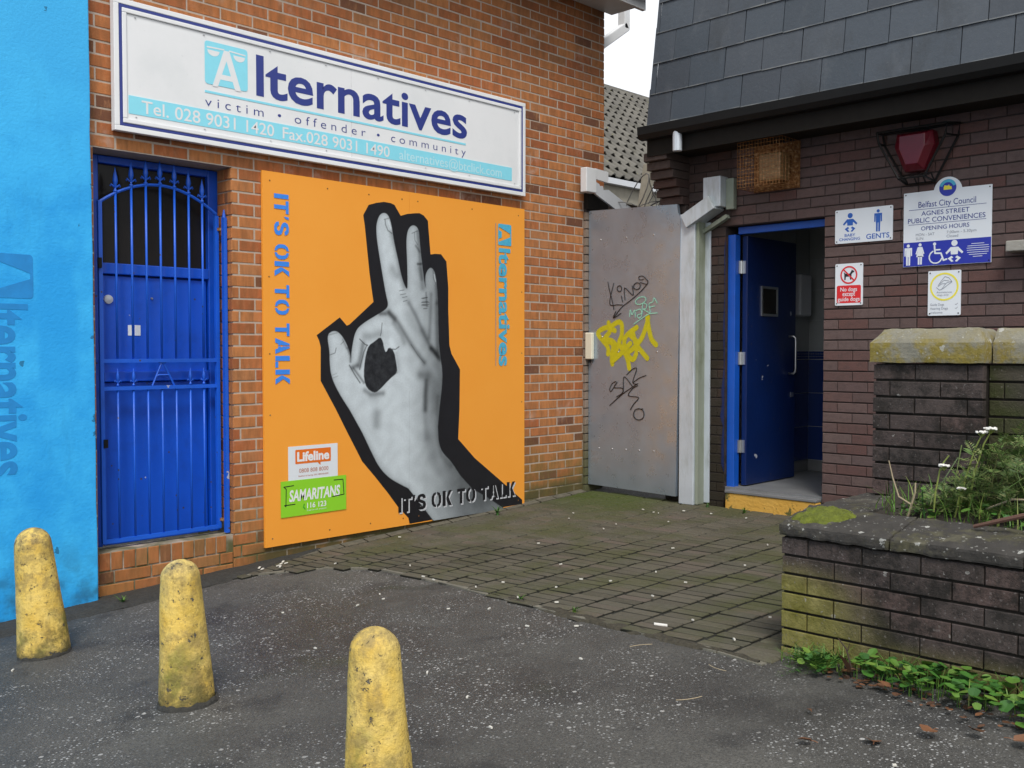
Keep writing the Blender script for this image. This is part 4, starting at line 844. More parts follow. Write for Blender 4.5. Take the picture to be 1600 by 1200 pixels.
# interior
obj('floor', MB().box(6.78, 9.8, YR + .2, 4.55, .19, .242), MT['floor'], toilet)
obj('ceiling', MB().box(7.0, 9.8, YR + .2, 4.55, 2.42, 2.46), MT['white'], toilet)
iw = MB().box(7.0, 9.0, 4.275, 4.30, .242, 2.42).box(8.21, 8.24, 1.9, 4.275, .242, 2.42).box(7.0, 8.21, 1.9, 1.93, .242, 2.42)
iwo = obj('inner_wall', iw, MT['grout'], toilet)
def tile(x0, x1, y0, y1, z0, z1, m): obj('wall_tile', MB().box(x0, x1, y0, y1, z0, z1), m, iwo)
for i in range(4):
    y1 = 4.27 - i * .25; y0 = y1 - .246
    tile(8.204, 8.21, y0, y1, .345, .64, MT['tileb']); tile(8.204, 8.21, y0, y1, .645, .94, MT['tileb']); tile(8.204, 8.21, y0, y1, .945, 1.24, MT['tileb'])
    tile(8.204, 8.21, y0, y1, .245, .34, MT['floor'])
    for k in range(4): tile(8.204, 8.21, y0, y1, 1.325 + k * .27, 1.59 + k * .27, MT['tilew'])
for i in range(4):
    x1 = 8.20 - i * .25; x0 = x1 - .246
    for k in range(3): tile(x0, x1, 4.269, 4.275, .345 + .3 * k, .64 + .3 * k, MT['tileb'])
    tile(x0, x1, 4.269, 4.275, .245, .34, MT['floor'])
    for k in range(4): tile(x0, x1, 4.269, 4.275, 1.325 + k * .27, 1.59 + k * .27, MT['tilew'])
mo = MB()
for i in range(44):
    for k in range(3): y1 = 4.27 - i * .0235; mo.box(8.205, 8.21, y1 - .021, y1, 1.246 + k * .0235, 1.267 + k * .0235); x1 = 8.2 - i * .0235; mo.box(x1 - .021, x1, 4.27, 4.275, 1.246 + k * .0235, 1.267 + k * .0235)
obj('mosaic_band', mo, MT['tileb'], iwo, kind='stuff')
obj('dispenser', MB().box(7.86, 8.06, 4.17, 4.268, 1.62, 1.98), MT['lgrey'], toilet, bevel=.015)
# door frame, leaf and its fittings
fr = MB().box(6.795, 6.87, 4.168, 4.234, .225, 2.232).box(6.835, 6.88, 3.408, 4.168, 2.236, 2.292)
obj('door_frame', fr, MT['tframe'], toilet, bevel=.004)
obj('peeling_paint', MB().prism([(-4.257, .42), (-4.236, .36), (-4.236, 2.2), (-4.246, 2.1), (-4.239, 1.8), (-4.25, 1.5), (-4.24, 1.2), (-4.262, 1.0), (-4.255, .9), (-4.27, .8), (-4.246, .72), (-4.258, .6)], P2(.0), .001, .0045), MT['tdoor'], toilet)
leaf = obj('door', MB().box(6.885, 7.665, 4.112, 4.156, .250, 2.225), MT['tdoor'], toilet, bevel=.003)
for z in (.51, 1.21, 1.93):
    obj('hinge', MB().tube([(6.874, 4.158, z), (6.874, 4.158, z + .10)], .008, 8).box(6.878, 6.8845, 4.125, 4.156, z, z + .10).box(6.84, 6.868, 4.158, 4.1665, z, z + .10), MT['steel'], leaf)
f = MB()
for a, b, c, d in ((7.095, 7.355, 1.60, 1.618), (7.095, 7.355, 1.822, 1.84), (7.095, 7.113, 1.618, 1.822), (7.337, 7.355, 1.618, 1.822)): f.box(a, b, 4.104, 4.1125, c, d)
vp = obj('vision_panel', f, MT['steel'], leaf)
obj('pane', MB().box(7.113, 7.337, 4.108, 4.1125, 1.618, 1.822), MT['glass'], vp)
obj('handle', MB().tube([(7.55, 4.115, 1.44), (7.55, 4.065, 1.44), (7.555, 4.052, 1.425), (7.555, 4.05, 1.40), (7.555, 4.05, 1.17), (7.555, 4.052, 1.145), (7.55, 4.065, 1.13), (7.55, 4.115, 1.13)], .0095, 8), MT['steel'], leaf, smooth=True)
obj('lock', MB().box(7.585, 7.63, 4.107, 4.1125, .93, .97), MT['steel'], leaf)
stp = MB().prism([(6.70, -.05), (6.775, -.05), (6.775, .205), (6.70, .205)], lambda u, v, n: (u, 3.415 + n, v), 0, .77)
so = obj('step', stp, MT['stepy'], toilet, bevel=.01)
obj('tread', MB().box(6.692, 6.78, 3.413, 4.187, .206, .228), MT['floor'], so, bevel=.004)
# eaves: soffit, fascia, gutter
obj('soffit', MB().box(6.45, 6.768, YR, 4.80, 2.885, 2.90), MT['darkwood'], toilet)
obj('fascia_board', MB().box(6.425, 6.448, YR, 4.755, 2.865, 3.11), MT['darkwood'], toilet)
gt = MB(); prof = [(.0, .0), (.0, -.08), (-.03, -.10), (-.07, -.095), (-.095, -.06), (-.10, .0), (-.092, .0), (-.086, -.055), (-.065, -.086), (-.03, -.09), (-.01, -.075), (-.008, 0)]
n0 = 0
for y in (YR, 4.775): gt.v += [(6.422 + a, y, 3.085 + b) for a, b in prof]
m = len(prof); gt.f += [(i, (i + 1) % m, (i + 1) % m + m, i + m) for i in range(m)]
gt.prism([(-.0, 0), (-.0, -.08), (-.03, -.10), (-.07, -.095), (-.095, -.06), (-.10, 0)], lambda u, v, n: (6.422 + u, 4.772 + n, 3.085 + v), 0, .006)
obj('gutter', gt, MT['blackpl'], toilet)
obj('outlet_pipe', MB().tube([(6.375, 4.43, 3.02), (6.375, 4.43, 2.86)], .036, 12), MT['pipe'], toilet)
# slate hanging
SB = (6.435, 3.10); sl = Vector((.10, 0, .995)).normalized()
obj('slate_backing', MB().add([(6.46, YR, 3.10), (6.46, 4.735, 3.10), (6.63, 4.65, 4.80), (6.63, YR, 4.80), (9.9, YR, 3.10), (9.9, 4.735, 3.10), (9.9, 4.65, 4.80), (9.9, YR, 4.80)],
    [(0, 1, 2, 3), (7, 6, 5, 4), (0, 4, 5, 1), (1, 5, 6, 2), (2, 6, 7, 3), (3, 7, 4, 0)]), MT['darkwood'], toilet)
SM = {}
def slate_me(wd):
    k = round(wd, 2)
    if k not in SM:
        SM[k] = MB().add([(0, -k / 2, 0), (0, k / 2, 0), (.0, k / 2, .30), (.0, -k / 2, .30), (-.007, -k / 2 + .001, .001), (-.007, k / 2 - .001, .001), (-.006, k / 2 - .001, .30), (-.006, -k / 2 + .001, .30)],
                         [(0, 1, 2, 3), (7, 6, 5, 4), (0, 4, 5, 1), (1, 5, 6, 2), (2, 6, 7, 3), (3, 7, 4, 0)]).mesh('slate'); SM[k].materials.append(MT['slate'])
    return SM[k]
for r in range(7):
    edge = 4.765 - .012 * r; base = 4.541 + (0 if r % 2 == 0 else .157); b = edge
    cuts = [edge] + [y for y in [base - .314 * k for k in range(0, 24)] if y < edge - .03 and y > YR]
    for a, c in zip(cuts, cuts[1:]):
        wd = a - c - .004
        o = bpy.data.objects.new('slate', slate_me(wd)); p = Vector((SB[0], (a + c) / 2, SB[1] + .012)) + sl * .245 * r
        o.location = p + Vector((U(-.0015, .0015), 0, U(-.003, .003))); o.rotation_euler = (U(-.006, .006), R(5.7 + 2.1 + U(-.25, .25)), U(-.004, .004)); link(o, toilet)
# pale ledge at the right edge of the photograph
obj('window_sill', MB().box(6.64, 6.80, 1.2, 2.125, 1.945, 2.012), MT['concrete'], toilet, bevel=.006)

# galvanised downpipe casing
dp = thing('downpipe', (6.69, 4.5, .08), 'square galvanised metal downpipe with a cranked top beside the toilet door', 'downpipe')
obj('lower_pipe', MB().box(6.622, 6.70, 4.432, 4.572, .085, 2.41), MT['pipe'], dp, bevel=.006)
obj('side_casing', MB().box(6.640, 6.735, 4.405, 4.431, .090, 2.37), MT['pipeg'], dp, bevel=.004)
obj('side_flange', MB().box(6.735, 6.752, 4.36, 4.431, .10, 2.34), MT['pipe'], dp, bevel=.003)
obj('upper_pipe', MB().box(6.622, 6.735, 4.20, 4.358, 2.44, 2.675), MT['pipe'], dp, bevel=.006)
obj('upper_flange', MB().box(6.70, 6.748, 4.13, 4.199, 2.42, 2.66), MT['pipeg'], dp, bevel=.004)
obj('elbow', MB().beam((6.665, 4.262, 2.475), (6.665, 4.520, 2.345), .115, .155, up=(1, 0, 0)), MT['pipe'], dp, bevel=.004)
obj('bracket', MB().beam((6.72, 4.19, 2.37), (6.72, 4.43, 2.255), .03, .05, up=(1, 0, 0)), MT['pipeg'], dp)

# sheet metal alley gate with graffiti
mg = thing('sheet_metal_gate', (6.7, 5.1, .14), 'plain galvanised sheet metal alley gate covered in yellow and black graffiti', 'gate')
PG = lambda u, v, n=0.: (6.70 - n - .0806 * (5.583 + u), -u, v)
obj('panel', MB().prism([(-5.583, .142), (-4.60, .139), (-4.56, 2.38), (-4.588, 2.42), (-4.60, 2.495), (-5.583, 2.545)], PG, -.03, 0), MT['galv'], mg)
rv = MB()
for y, z in ((5.44, 2.28), (5.141, 2.274), (4.843, 2.271), (5.454, .469), (5.298, .474), (5.139, .48), (4.99, .485), (4.832, .49), (5.42, 1.44), (5.23, 1.31), (5.0, 1.31), (4.80, 1.31)): rv.lathe([(.008, 0), (.006, .003), (.002, .005)], (0, 0, 0), 6) if False else rv.add([(6.6995 - .0806 * (5.583 - y) - h, y + r * math.cos(a), z + r * math.sin(a)) for r, h in ((.008, 0), (.005, .004)) for a in [k * 1.047 for k in range(6)]], [tuple(range(6, 12))] + [(k, (k + 1) % 6, 6 + (k + 1) % 6, 6 + k) for k in range(6)])
obj('rivet', rv, MT['steel'], mg)
def spline(pts, n=5):
    out = []
    for i in range(len(pts) - 1):
        p0, p1, p2, p3 = (Vector(pts[max(i - 1, 0)]), Vector(pts[i]), Vector(pts[i + 1]), Vector(pts[min(i + 2, len(pts) - 1)]))
        for k in range(n):
            t = k / n; out.append(tuple(.5 * (2 * p1 + (p2 - p0) * t + (2 * p0 - 5 * p1 + 4 * p2 - p3) * t * t + (3 * p1 - p0 - 3 * p2 + p3) * t ** 3)))
    return out + [tuple(pts[-1])]
for name, strokes, wd, m, n in (('spray_graffiti', SPRAY, .046, 'spray', .0006), ('marker_graffiti', KINGS, .0075, 'marker', .0032), ('marker_graffiti', MARF, .0085, 'mint', .0032), ('marker_graffiti', BAZ, .0078, 'marker', .0032)):
    g = MB(); k = n
    for s in strokes: g.ribbon(spline(s) if len(s) > 2 else s, wd, PG, k, .000004); k += .0002
    obj(name, g, MT[m], mg)
lb = thing('cream_box', (6.68, 5.56, 1.24), 'narrow cream plastic box on the edge of the metal gate', 'box')
obj('cover', MB().box(6.655, 6.694, 5.512, 5.588, 1.245, 1.478), MT['cream'], lb, bevel=.008)
obj('cable_stub', MB().tube([(6.675, 5.55, 1.247), (6.675, 5.55, 1.215)], .012, 8), MT['blackpl'], lb)
# brick pier the gate hangs on
pr = thing('gate_pier', (6.78, 5.6, .05), 'narrow beige brick pier between the orange wall and the metal gate', 'pier')
pb = obj('core', MB().box(6.672, 6.90, 5.594, 5.618, .0, 2.56), MT['tmortar'], pr)
lay(pb, [((6.775, 5.588, .10 + .075 * k), 0, .222, .066) for k in range(33)], MT['beige'], D=.03)
obj('board', MB().box(6.672, 6.95, 5.57, 5.618, 2.562, 2.70), MT['darkwood'], pr)

# ---------------------------------------------------------------- the low house behind the alley
house = thing('neighbour_house', (14.0, 11.5, 0), 'house with grey concrete tiled roof glimpsed behind the alley gate', 'house')
EY, EZ, PT = 11.0, 4.38, R(38)
obj('wall', MB().box(9.5, 24, 11.3, 19, -.2, 4.2), MT['dullbrown'], house)
rb = MB(); L = 5.42
rb.add([(9.2, EY, EZ - .03), (24, EY, EZ - .03), (24, EY + L * math.cos(PT), EZ - .03 + L * math.sin(PT)), (9.2, EY + L * math.cos(PT), EZ - .03 + L * math.sin(PT)), (24, EY + 2 * L * math.cos(PT), EZ - .03), (9.2, EY + 2 * L * math.cos(PT), EZ - .03)], [(0, 1, 2, 3), (3, 2, 4, 5), (0, 3, 5), (1, 4, 2)])
ro = obj('roof', rb, MT['darkwood'], house)
tm = MB(); nn = 8
for yy, dz in ((0., .028), (.40, 0.)):
    for k in range(nn + 1):
        u = k / nn; h = .058 * math.sin(math.pi * min(1, u / .55)) if u < .55 else .004 + .004 * math.cos(u * 9)
        tm.v.append((-.135 + .27 * u, yy, h + dz))
for k in range(nn + 1): tm.v.append((tm.v[k][0], .0, max(tm.v[k][2] - .022, .0) if True else 0))
tm.f += [(k, k + 1, nn + 2 + k, nn + 1 + k) for k in range(nn)] + [(k + 1, k, 2 * nn + 2 + k, 2 * nn + 3 + k) for k in range(nn)]
tile_me = tm.mesh('roof_tile', fix=False); tile_me.materials.append(MT['rooftile'])
rest = MB()
cnt = 0
for r in range(17):
    s = .319 * r
    for c in range(52):
        x = 9.4 + .262 * c + (.131 if r % 2 else 0)
        p = (x, EY - .05 + s * math.cos(PT), EZ + s * math.sin(PT)); a = apparent(p)
        loc = Vector(p); rot = Euler((PT - .03 + U(-.006, .006), U(-.01, .01), 0))
        if 935 < a[0] < 1050 and cnt < 300:
            o = bpy.data.objects.new('roof_tile', tile_me); o.location = loc; o.rotation_euler = rot; link(o, ro); cnt += 1
        else:
            m = rot.to_matrix(); rest.add([m @ Vector(v) + loc for v in tm.v], tm.f)
obj('roof_tile', rest, MT['rooftile'], ro, kind='stuff')
rd = MB()
for c in range(34): x = 9.3 + .44 * c; rd.tube([(x, EY + L * math.cos(PT), EZ + L * math.sin(PT) - .02), (x + .43, EY + L * math.cos(PT), EZ + L * math.sin(PT) - .02)], .11, 8)
obj('ridge_tile', rd, MT['rooftile'], ro)
obj('gutter', MB().box(9.2, 24, EY - .17, EY - .06, EZ - .14, EZ - .04), MT['lgrey'], house)
obj('fascia_board', MB().box(9.2, 24, EY - .05, EY - .02, EZ - .42, EZ - .04), MT['softwood'], house)
# broken white eaves box, post and wire above the gate
eb = thing('broken_fascia', (6.8, 5.5, 2.68), 'broken white fascia box end on the corner of the orange brick wall', 'fascia')
obj('box_end', MB().box(6.555, 6.69, 5.49, 5.56, 2.69, 2.90), MT['upvc'], eb, bevel=.006)
obj('upper_board', MB().prism([(6.69, 2.905), (6.865, 2.895), (6.865, 2.80), (6.69, 2.815)], lambda u, v, n: (u, 5.52 - n, v), 0, .02), MT['upvc'], eb)
obj('lower_board', MB().prism([(6.69, 2.79), (6.74, 2.775), (6.75, 2.76), (6.79, 2.765), (6.80, 2.73), (6.87, 2.74), (7.35, 2.56), (7.35, 2.44), (6.69, 2.685)], lambda u, v, n: (u, 5.52 - n, v), 0, .02), MT['lgrey'], eb)
po = tag(obj('timber_post', MB().beam((8.66, 6.6, 2.0), (8.94, 6.58, 3.38), .10, .10), MT['softwood'], at=(8.7, 6.6, 2.0), bevel=.006), 'pale leaning timber post behind the metal gate', 'post')
tag(obj('lean_to_wall', MB().box(8.0, 10.4, 6.9, 7.1, -.1, 2.75), MT['dullbrown'], at=(9.2, 7, 0)), 'dull brown yard wall behind the metal gate', 'wall')
wr = MB(); rs = random.Random(11)
for k in range(15):
    a = Vector((rs.uniform(6.85, 7.3), rs.uniform(4.75, 5.45), rs.uniform(2.46, 2.62))); pts = []
    d = Vector((rs.uniform(-.1, .2), rs.uniform(-.5, .5), rs.uniform(0, .35)))
    for i in range(9): t = i / 8; pts.append(a + d * t + Vector((.05 * math.sin(6 * t + k), .06 * math.cos(5 * t + k * 2), .09 * math.sin(3.1 * t + k))))
    wr.tube(pts, rs.choice((.004, .005, .008)), 5)
for k in range(3):
    pts = [(7.0 + .07 * k + .13 * math.cos(t), 5.30 - .16 * k + .22 * math.cos(t + .5), 2.66 + .20 * math.sin(t)) for t in [i * .42 for i in range(16)]]; wr.tube(pts, .005, 5)
tag(obj('tangled_wire', wr, MT['wire'], at=(7.05, 5.1, 2.5)), 'tangle of old wire and dead stems along the top of the metal gate', 'wire')
rz = MB()
for k in range(10):
    y = 4.60 + rs.uniform(-.05, .25); z = 2.45 + .05 * k
    for i in range(2): rz.tube([(6.95, y, z), (6.95 + rs.uniform(-.08, .08), y + rs.uniform(-.12, .12), z + rs.uniform(-.08, .1)), (6.95, y + rs.uniform(-.1, .1), z + .06)], .0035, 4)
tag(obj('wire_netting', rz, MT['rust'], at=(6.95, 4.7, 2.45)), 'scrap of rusty netting hanging beside the corbelled bricks', 'netting')
tag(obj('seedling', MB().add([v for k in range(7) for v in ((9.75 + .03 * math.cos(k), EY - .12, EZ - .03), (9.75 + .16 * math.cos(k) + .02, EY - .13, EZ + .05 + .02 * (k % 3)), (9.75 + .19 * math.cos(k), EY - .12, EZ + .11 + .02 * (k % 3)), (9.75 + .12 * math.cos(k), EY - .12, EZ + .09))], [(4 * k, 4 * k + 1, 4 * k + 2, 4 * k + 3) for k in range(7)]), MT['weed'], at=(9.75, EY - .12, EZ - .03)), 'bright green seedling growing in the far roof gutter', 'plant')

# ---------------------------------------------------------------- things fixed to the toilet wall
cg = thing('caged_floodlight', (6.62, 3.79, 2.54), 'floodlight behind a rusty square wire cage under the dark eaves', 'light')
c = MB(); cx0, cx1, cy0, cy1, cz0, cz1 = 6.50, 6.742, 3.605, 3.976, 2.535, 2.872
def wiregrid(mb, fa, a0, a1, b0, b1, na, nb, r=.0021):
    for i in range(na + 1): a = a0 + (a1 - a0) * i / na; mb.tube([fa(a, b0), fa(a, b1)], r, 4)
    for i in range(nb + 1): b = b0 + (b1 - b0) * i / nb; mb.tube([fa(a0, b), fa(a1, b)], r, 4)
wiregrid(c, lambda a, b: (cx0, a, b), cy0, cy1, cz0, cz1, 15, 13)
wiregrid(c, lambda a, b: (a, cy0, b), cx0, cx1, cz0, cz1, 5, 13); wiregrid(c, lambda a, b: (a, cy1, b), cx0, cx1, cz0, cz1, 2, 4); wiregrid(c, lambda a, b: (a, b, cz0), cx0, cx1, cy0, cy1, 3, 8)
obj('cage', c, MT['rust'], cg)
lm = obj('lamp', MB().box(6.57, 6.72, 3.66, 3.84, 2.58, 2.78), plain('amber_lens', (.20, .13, .06), .25, var=.25, scale=20), cg, bevel=.012)
obj('mounting_plate', MB().box(6.745, 6.757, 3.60, 3.98, 2.53, 2.875), MT['rust'], cg)

al = thing('alarm_box', (6.68, 2.72, 2.45), 'red faceted alarm beacon in a black wire guard under the eaves', 'alarm')
def facet(prof, mat, name):
    m = MB()
    for (y0, y1, z0, z1, x) in prof: m.v += [(x, y1, z0), (x, y0, z0), (x, y0, z1), (x, y1, z1)]
    for i in range(len(prof) - 1):
        for k in range(4): a = 4 * i + k; b = 4 * i + (k + 1) % 4; m.f.append((a, b, b + 4, a + 4))
    m.f.append((0, 1, 2, 3)); k = 4 * (len(prof) - 1); m.f.append((k, k + 1, k + 2, k + 3))
    return obj(name, m, mat, al, bevel=.008)
m = MB(); hexo = [(-2.84, 2.79), (-2.60, 2.79), (-2.585, 2.70), (-2.655, 2.53), (-2.785, 2.53), (-2.855, 2.70)]; hexi = [(-2.805, 2.765), (-2.635, 2.765), (-2.635, 2.68), (-2.68, 2.57), (-2.76, 2.57), (-2.805, 2.68)]
vs = [P2()(u, v, .01) for u, v in hexo] + [P2()(u, v, .09) for u, v in hexo] + [P2()(u, v, .14) for u, v in hexi]
m.add(vs, [tuple(range(5, -1, -1)), tuple(range(12, 18))] + [(i, (i + 1) % 6, 6 + (i + 1) % 6, 6 + i) for i in range(6)] + [(6 + i, 6 + (i + 1) % 6, 12 + (i + 1) % 6, 12 + i) for i in range(6)])
obj('lens', m, MT['red'], al, bevel=.004)
c = MB(); og = [(-2.97, 2.82), (-2.45, 2.82), (-2.46, 2.74), (-2.61, 2.455), (-2.80, 2.455), (-2.955, 2.74)]
loop = lambda n, q: [P2()(u, v, n) for u, v in q + q[:1]]
c.tube(loop(.02, og), .008, 6); c.tube(loop(.17, [(u * .9 - .272, v * .9 + .265) for u, v in og]), .008, 6)
for (u, v), (u2, v2) in zip(og, [(u * .9 - .272, v * .9 + .265) for u, v in og]): c.tube([P2()(u, v, .02), P2()(u2, v2, .17)], .007, 5)
for k in range(4): u = -2.79 + .06 * k; c.tube([P2()(u, 2.455, .02), P2()(u + .01, 2.50, .11), P2()(u, 2.475, .17)], .005, 5)
obj('guard', c, MT['blackpl'], al)

def plate(name, label, cat, u0, u1, z0, z1, extra=None, r=.008):
    s = thing(name, (X2 - .005, -(u0 + u1) / 2, z0), label, cat)
    outline = extra or rrect(u0, u1, z0, z1, r, 3)
    obj('plate', MB().prism(outline, P2(), .003, .009), MT['signw'], s)
    sc = MB()
    for u in (u0 + .014, u1 - .014):
        for z in (z0 + .014, z1 - .014): sc.add([P2()(u + .005 * math.cos(a), z + .005 * math.sin(a), .0115) for a in [k * 1.047 for k in range(6)]], [tuple(range(6))])
    obj('screw', sc, MT['darkwood'], s)
    return s
PN = P2(.0100); PN2 = P2(.0106)
def man(mb, cx, z0, h, P=PN, n=0, woman=False):
    w = h * .18; mb.flat(circ(cx, z0 + h * .92, h * .075, 12), P, n)
    if woman:
        mb.flat([(cx - w * .6, z0 + h * .82), (cx + w * .6, z0 + h * .82), (cx + w * 1.15, z0 + h * .5), (cx + w * .85, z0 + h * .48), (cx + w * .52, z0 + h * .68), (cx + w * .95, z0 + h * .36), (cx - w * .95, z0 + h * .36), (cx - w * .52, z0 + h * .68), (cx - w * .85, z0 + h * .48), (cx - w * 1.15, z0 + h * .5)], P, n)
    else:
        mb.flat([(cx - w, z0 + h * .82), (cx + w, z0 + h * .82), (cx + w, z0 + h * .44), (cx + w * .68, z0 + h * .44), (cx + w * .64, z0 + h * .72), (cx + w * .58, z0 + h * .72), (cx + w * .58, z0 + h * .40), (cx - w * .58, z0 + h * .40), (cx - w * .58, z0 + h * .72), (cx - w * .64, z0 + h * .72), (cx - w * .68, z0 + h * .44), (cx - w, z0 + h * .44)], P, n)
    for d in (-1, 1): mb.flat([(cx + d * w * .08, z0), (cx + d * w * .52, z0), (cx + d * w * .55, z0 + h * .40), (cx + d * w * .08, z0 + h * .40)], P, n)
def baby(mb, cx, z0, h, P=PN, n=0):
    w = h * .4; mb.flat(circ(cx, z0 + h * .86, h * .14, 14), P, n)
    mb.flat([(cx - w * .42, z0 + h * .68), (cx + w * .42, z0 + h * .68), (cx + w, z0 + h * .43), (cx + w * .85, z0 + h * .36), (cx + w * .42, z0 + h * .52), (cx + w * .38, z0 + h * .34), (cx - w * .38, z0 + h * .34), (cx - w * .42, z0 + h * .52), (cx - w * .85, z0 + h * .36), (cx - w, z0 + h * .43)], P, n)
    for d in (-1, 1): mb.flat([(cx + d * w * .30, z0 + h * .28), (cx + d * w * .74, z0 + h * .17), (cx + d * w * .3, z0), (cx + d * w * .08, z0 + h * .03), (cx + d * w * .36, z0 + h * .15), (cx + d * w * .10, z0 + h * .20)], P, n)
g = plate('gents_sign', 'white sign with blue baby and man symbols marked gents', 'sign', -3.318, -2.896, 2.089, 2.329)
t = MB(); baby(t, -3.205, 2.168, .135); man(t, -3.0, 2.155, .155); obj('pictogram', t, MT['pict'], g)
for w_, a_, b_, c_, d_ in (('BABY', -3.245, -3.165, 2.136, 2.156), ('CHANGING', -3.285, -3.13, 2.108, 2.128), ('GENTS', -3.085, -2.918, 2.108, 2.143)): obj('lettering', lettering(MB(), w_, a_, b_, c_, d_, PN, 0, bold=.012), MT['pict'], g)

arc = [(-2.527 + .092 * math.cos(a), 2.385 + .092 * math.sin(a)) for a in [R(8 + 164 * k / 16) for k in range(17)]]
cn = plate('council_sign', 'white council opening hours sign with round crest and blue pictogram band', 'sign', -2.82, -2.246, 1.893, 2.396,
           extra=[(-2.82, 1.893), (-2.246, 1.893), (-2.246, 2.396)] + arc + [(-2.82, 2.396)])
obj('blue_band', MB().flat(rect(-2.818, -2.248, 1.895, 2.058), PN, 0), MT['signb'], cn)
t = MB(); lettering(t, 'Belfast City Council', -2.72, -2.345, 2.290, 2.330, PN, 0, bold=.004)
lettering(t, 'AGNES STREET', -2.70, -2.385, 2.234, 2.264, PN, 0, bold=.006); lettering(t, 'PUBLIC CONVENIENCES', -2.79, -2.285, 2.188, 2.220, PN, 0, bold=.006); lettering(t, 'OPENING HOURS', -2.70, -2.385, 2.135, 2.162, PN, 0, bold=.004)
for z in (2.276, 2.176): t.flat(rect(-2.785, -2.28, z, z + .003), PN, 0)
obj('lettering', t, MT['navy'], cn)
t = MB(); lettering(t, 'MON - SAT', -2.735, -2.61, 2.098, 2.116, PN, 0); lettering(t, 'SUN', -2.735, -2.685, 2.072, 2.090, PN, 0); lettering(t, '7.00am - 5.30pm', -2.53, -2.34, 2.101, 2.119, PN, 0); lettering(t, 'Closed', -2.53, -2.455, 2.075, 2.093, PN, 0); obj('lettering', t, MT['greyp'], cn)
t = MB(); man(t, -2.785, 1.903, .145, PN2); man(t, -2.705, 1.905, .145, PN2, woman=True); baby(t, -2.478, 1.91, .145, PN2)
hx_, hz_ = -2.60, 1.955
t.ribbon([(hx_ + .042 * math.cos(R(a)), hz_ - .005 + .042 * math.sin(R(a))) for a in range(115, 345, 12)], .009, PN2, 0)
t.flat(circ(hx_ - .008, hz_ + .082, .011, 12), PN2, 0); t.ribbon([(hx_ - .008, hz_ + .066), (hx_ - .004, hz_ + .02), (hx_ + .035, hz_ + .018), (hx_ + .052, hz_ - .03), (hx_ + .072, hz_ - .024)], .011, PN2, 0); t.ribbon([(hx_ - .004, hz_ + .042), (hx_ + .028, hz_ + .042)], .009, PN2, 0)
obj('pictogram', t, MT['signw'], cn)
t = MB()
for k, (a, b) in enumerate(((-2.37, -2.29), (-2.395, -2.262), (-2.40, -2.258), (-2.398, -2.26), (-2.395, -2.262), (-2.385, -2.272), (-2.36, -2.30))): t.flat(rect(a, b, 2.020 - k * .014, 2.0235 - k * .014), PN2, 0)
obj('small_print', t, MT['signw'], cn)
t = MB().flat(circ(-2.527, 2.405, .056, 28), PN, 0); cr = obj('crest', t, MT['signb'], cn)
t = MB().flat([(-2.527 + r * math.cos(R(a)), 2.405 + r * math.sin(R(a))) for r, l in ((.056, range(15, 170, 10)), (.036, range(165, 10, -10))) for a in l], PN, .0006); obj('crest_arc', t, MT['cyan2'], cr)
t = MB().flat([(-2.553, 2.392), (-2.50, 2.392), (-2.502, 2.412), (-2.515, 2.414), (-2.518, 2.424), (-2.53, 2.418), (-2.548, 2.422), (-2.554, 2.408)], PN, .0006); obj('crest_emblem', t, MT['yellowp'], cr)

dg_ = plate('dog_sign', 'small white and red no dogs sign with a crossed out dog', 'sign', -3.313, -3.106, 1.645, 1.944)
obj('red_panel', MB().flat(rrect(-3.300, -3.119, 1.662, 1.788, .012), PN, 0), MT['redp'], dg_)
t = MB(); lettering(t, 'No dogs', -3.272, -3.147, 1.746, 1.774, PN2, 0, bold=.01); lettering(t, 'except', -3.256, -3.162, 1.712, 1.738, PN2, 0, bold=.01); lettering(t, 'guide dogs', -3.292, -3.127, 1.676, 1.704, PN2, 0, bold=.01); obj('lettering', t, MT['signw'], dg_)
cx, cz = -3.21, 1.862
t = MB().flat([(cx - .034, cz - .035), (cx - .024, cz - .035), (cx - .022, cz - .012), (cx + .006, cz - .012), (cx + .010, cz - .034), (cx + .019, cz - .034), (cx + .020, cz + .004), (cx + .030, cz + .016), (cx + .040, cz + .018), (cx + .040, cz + .026), (cx + .028, cz + .033), (cx + .022, cz + .038), (cx + .018, cz + .028), (cx + .008, cz + .010), (cx - .026, cz + .010), (cx - .036, cz + .02), (cx - .038, cz + .016), (cx - .034, cz + .004)], PN, 0); obj('dog_symbol', t, MT['black'], dg_)
t = MB().flat(circ(cx, cz, .064, 32), PN, .0006, holes=[circ(cx, cz, .053, 32)]); t.ribbon([(cx - .04, cz + .04), (cx + .04, cz - .04)], .010, PN, .0009); obj('red_ring', t, MT['redp'], dg_)

yg = plate('assistance_dog_sign', 'small white sign with a yellow ring under the council sign', 'sign', -2.648, -2.433, 1.556, 1.856)
cx, cz = -2.541, 1.748
obj('yellow_ring', MB().flat(circ(cx, cz, .094, 36), PN, 0, holes=[circ(cx, cz, .082, 36)]), MT['yellowp'], yg)
t = MB()
for l in ([(-.04, .0), (-.02, .03), (.005, .06), (.03, .05), (.05, .025), (.02, .02), (.0, .0)], [(-.05, -.012), (-.03, -.03), (-.005, -.02), (.02, .0), (.05, .022)], [(-.03, .01), (.0, .035), (.03, .03)], [(-.04, -.005), (-.015, .012), (.01, .012)], [(-.02, -.028), (.0, -.005)]): t.ribbon([(cx + a, cz + .008 + b) for a, b in l], .0035, PN, 0)
lettering(t, 'Assistance', cx - .05, cx + .05, cz - .042, cz - .030, PN, 0); lettering(t, 'dogs only', cx - .045, cx + .03, cz - .060, cz - .048, PN, 0)
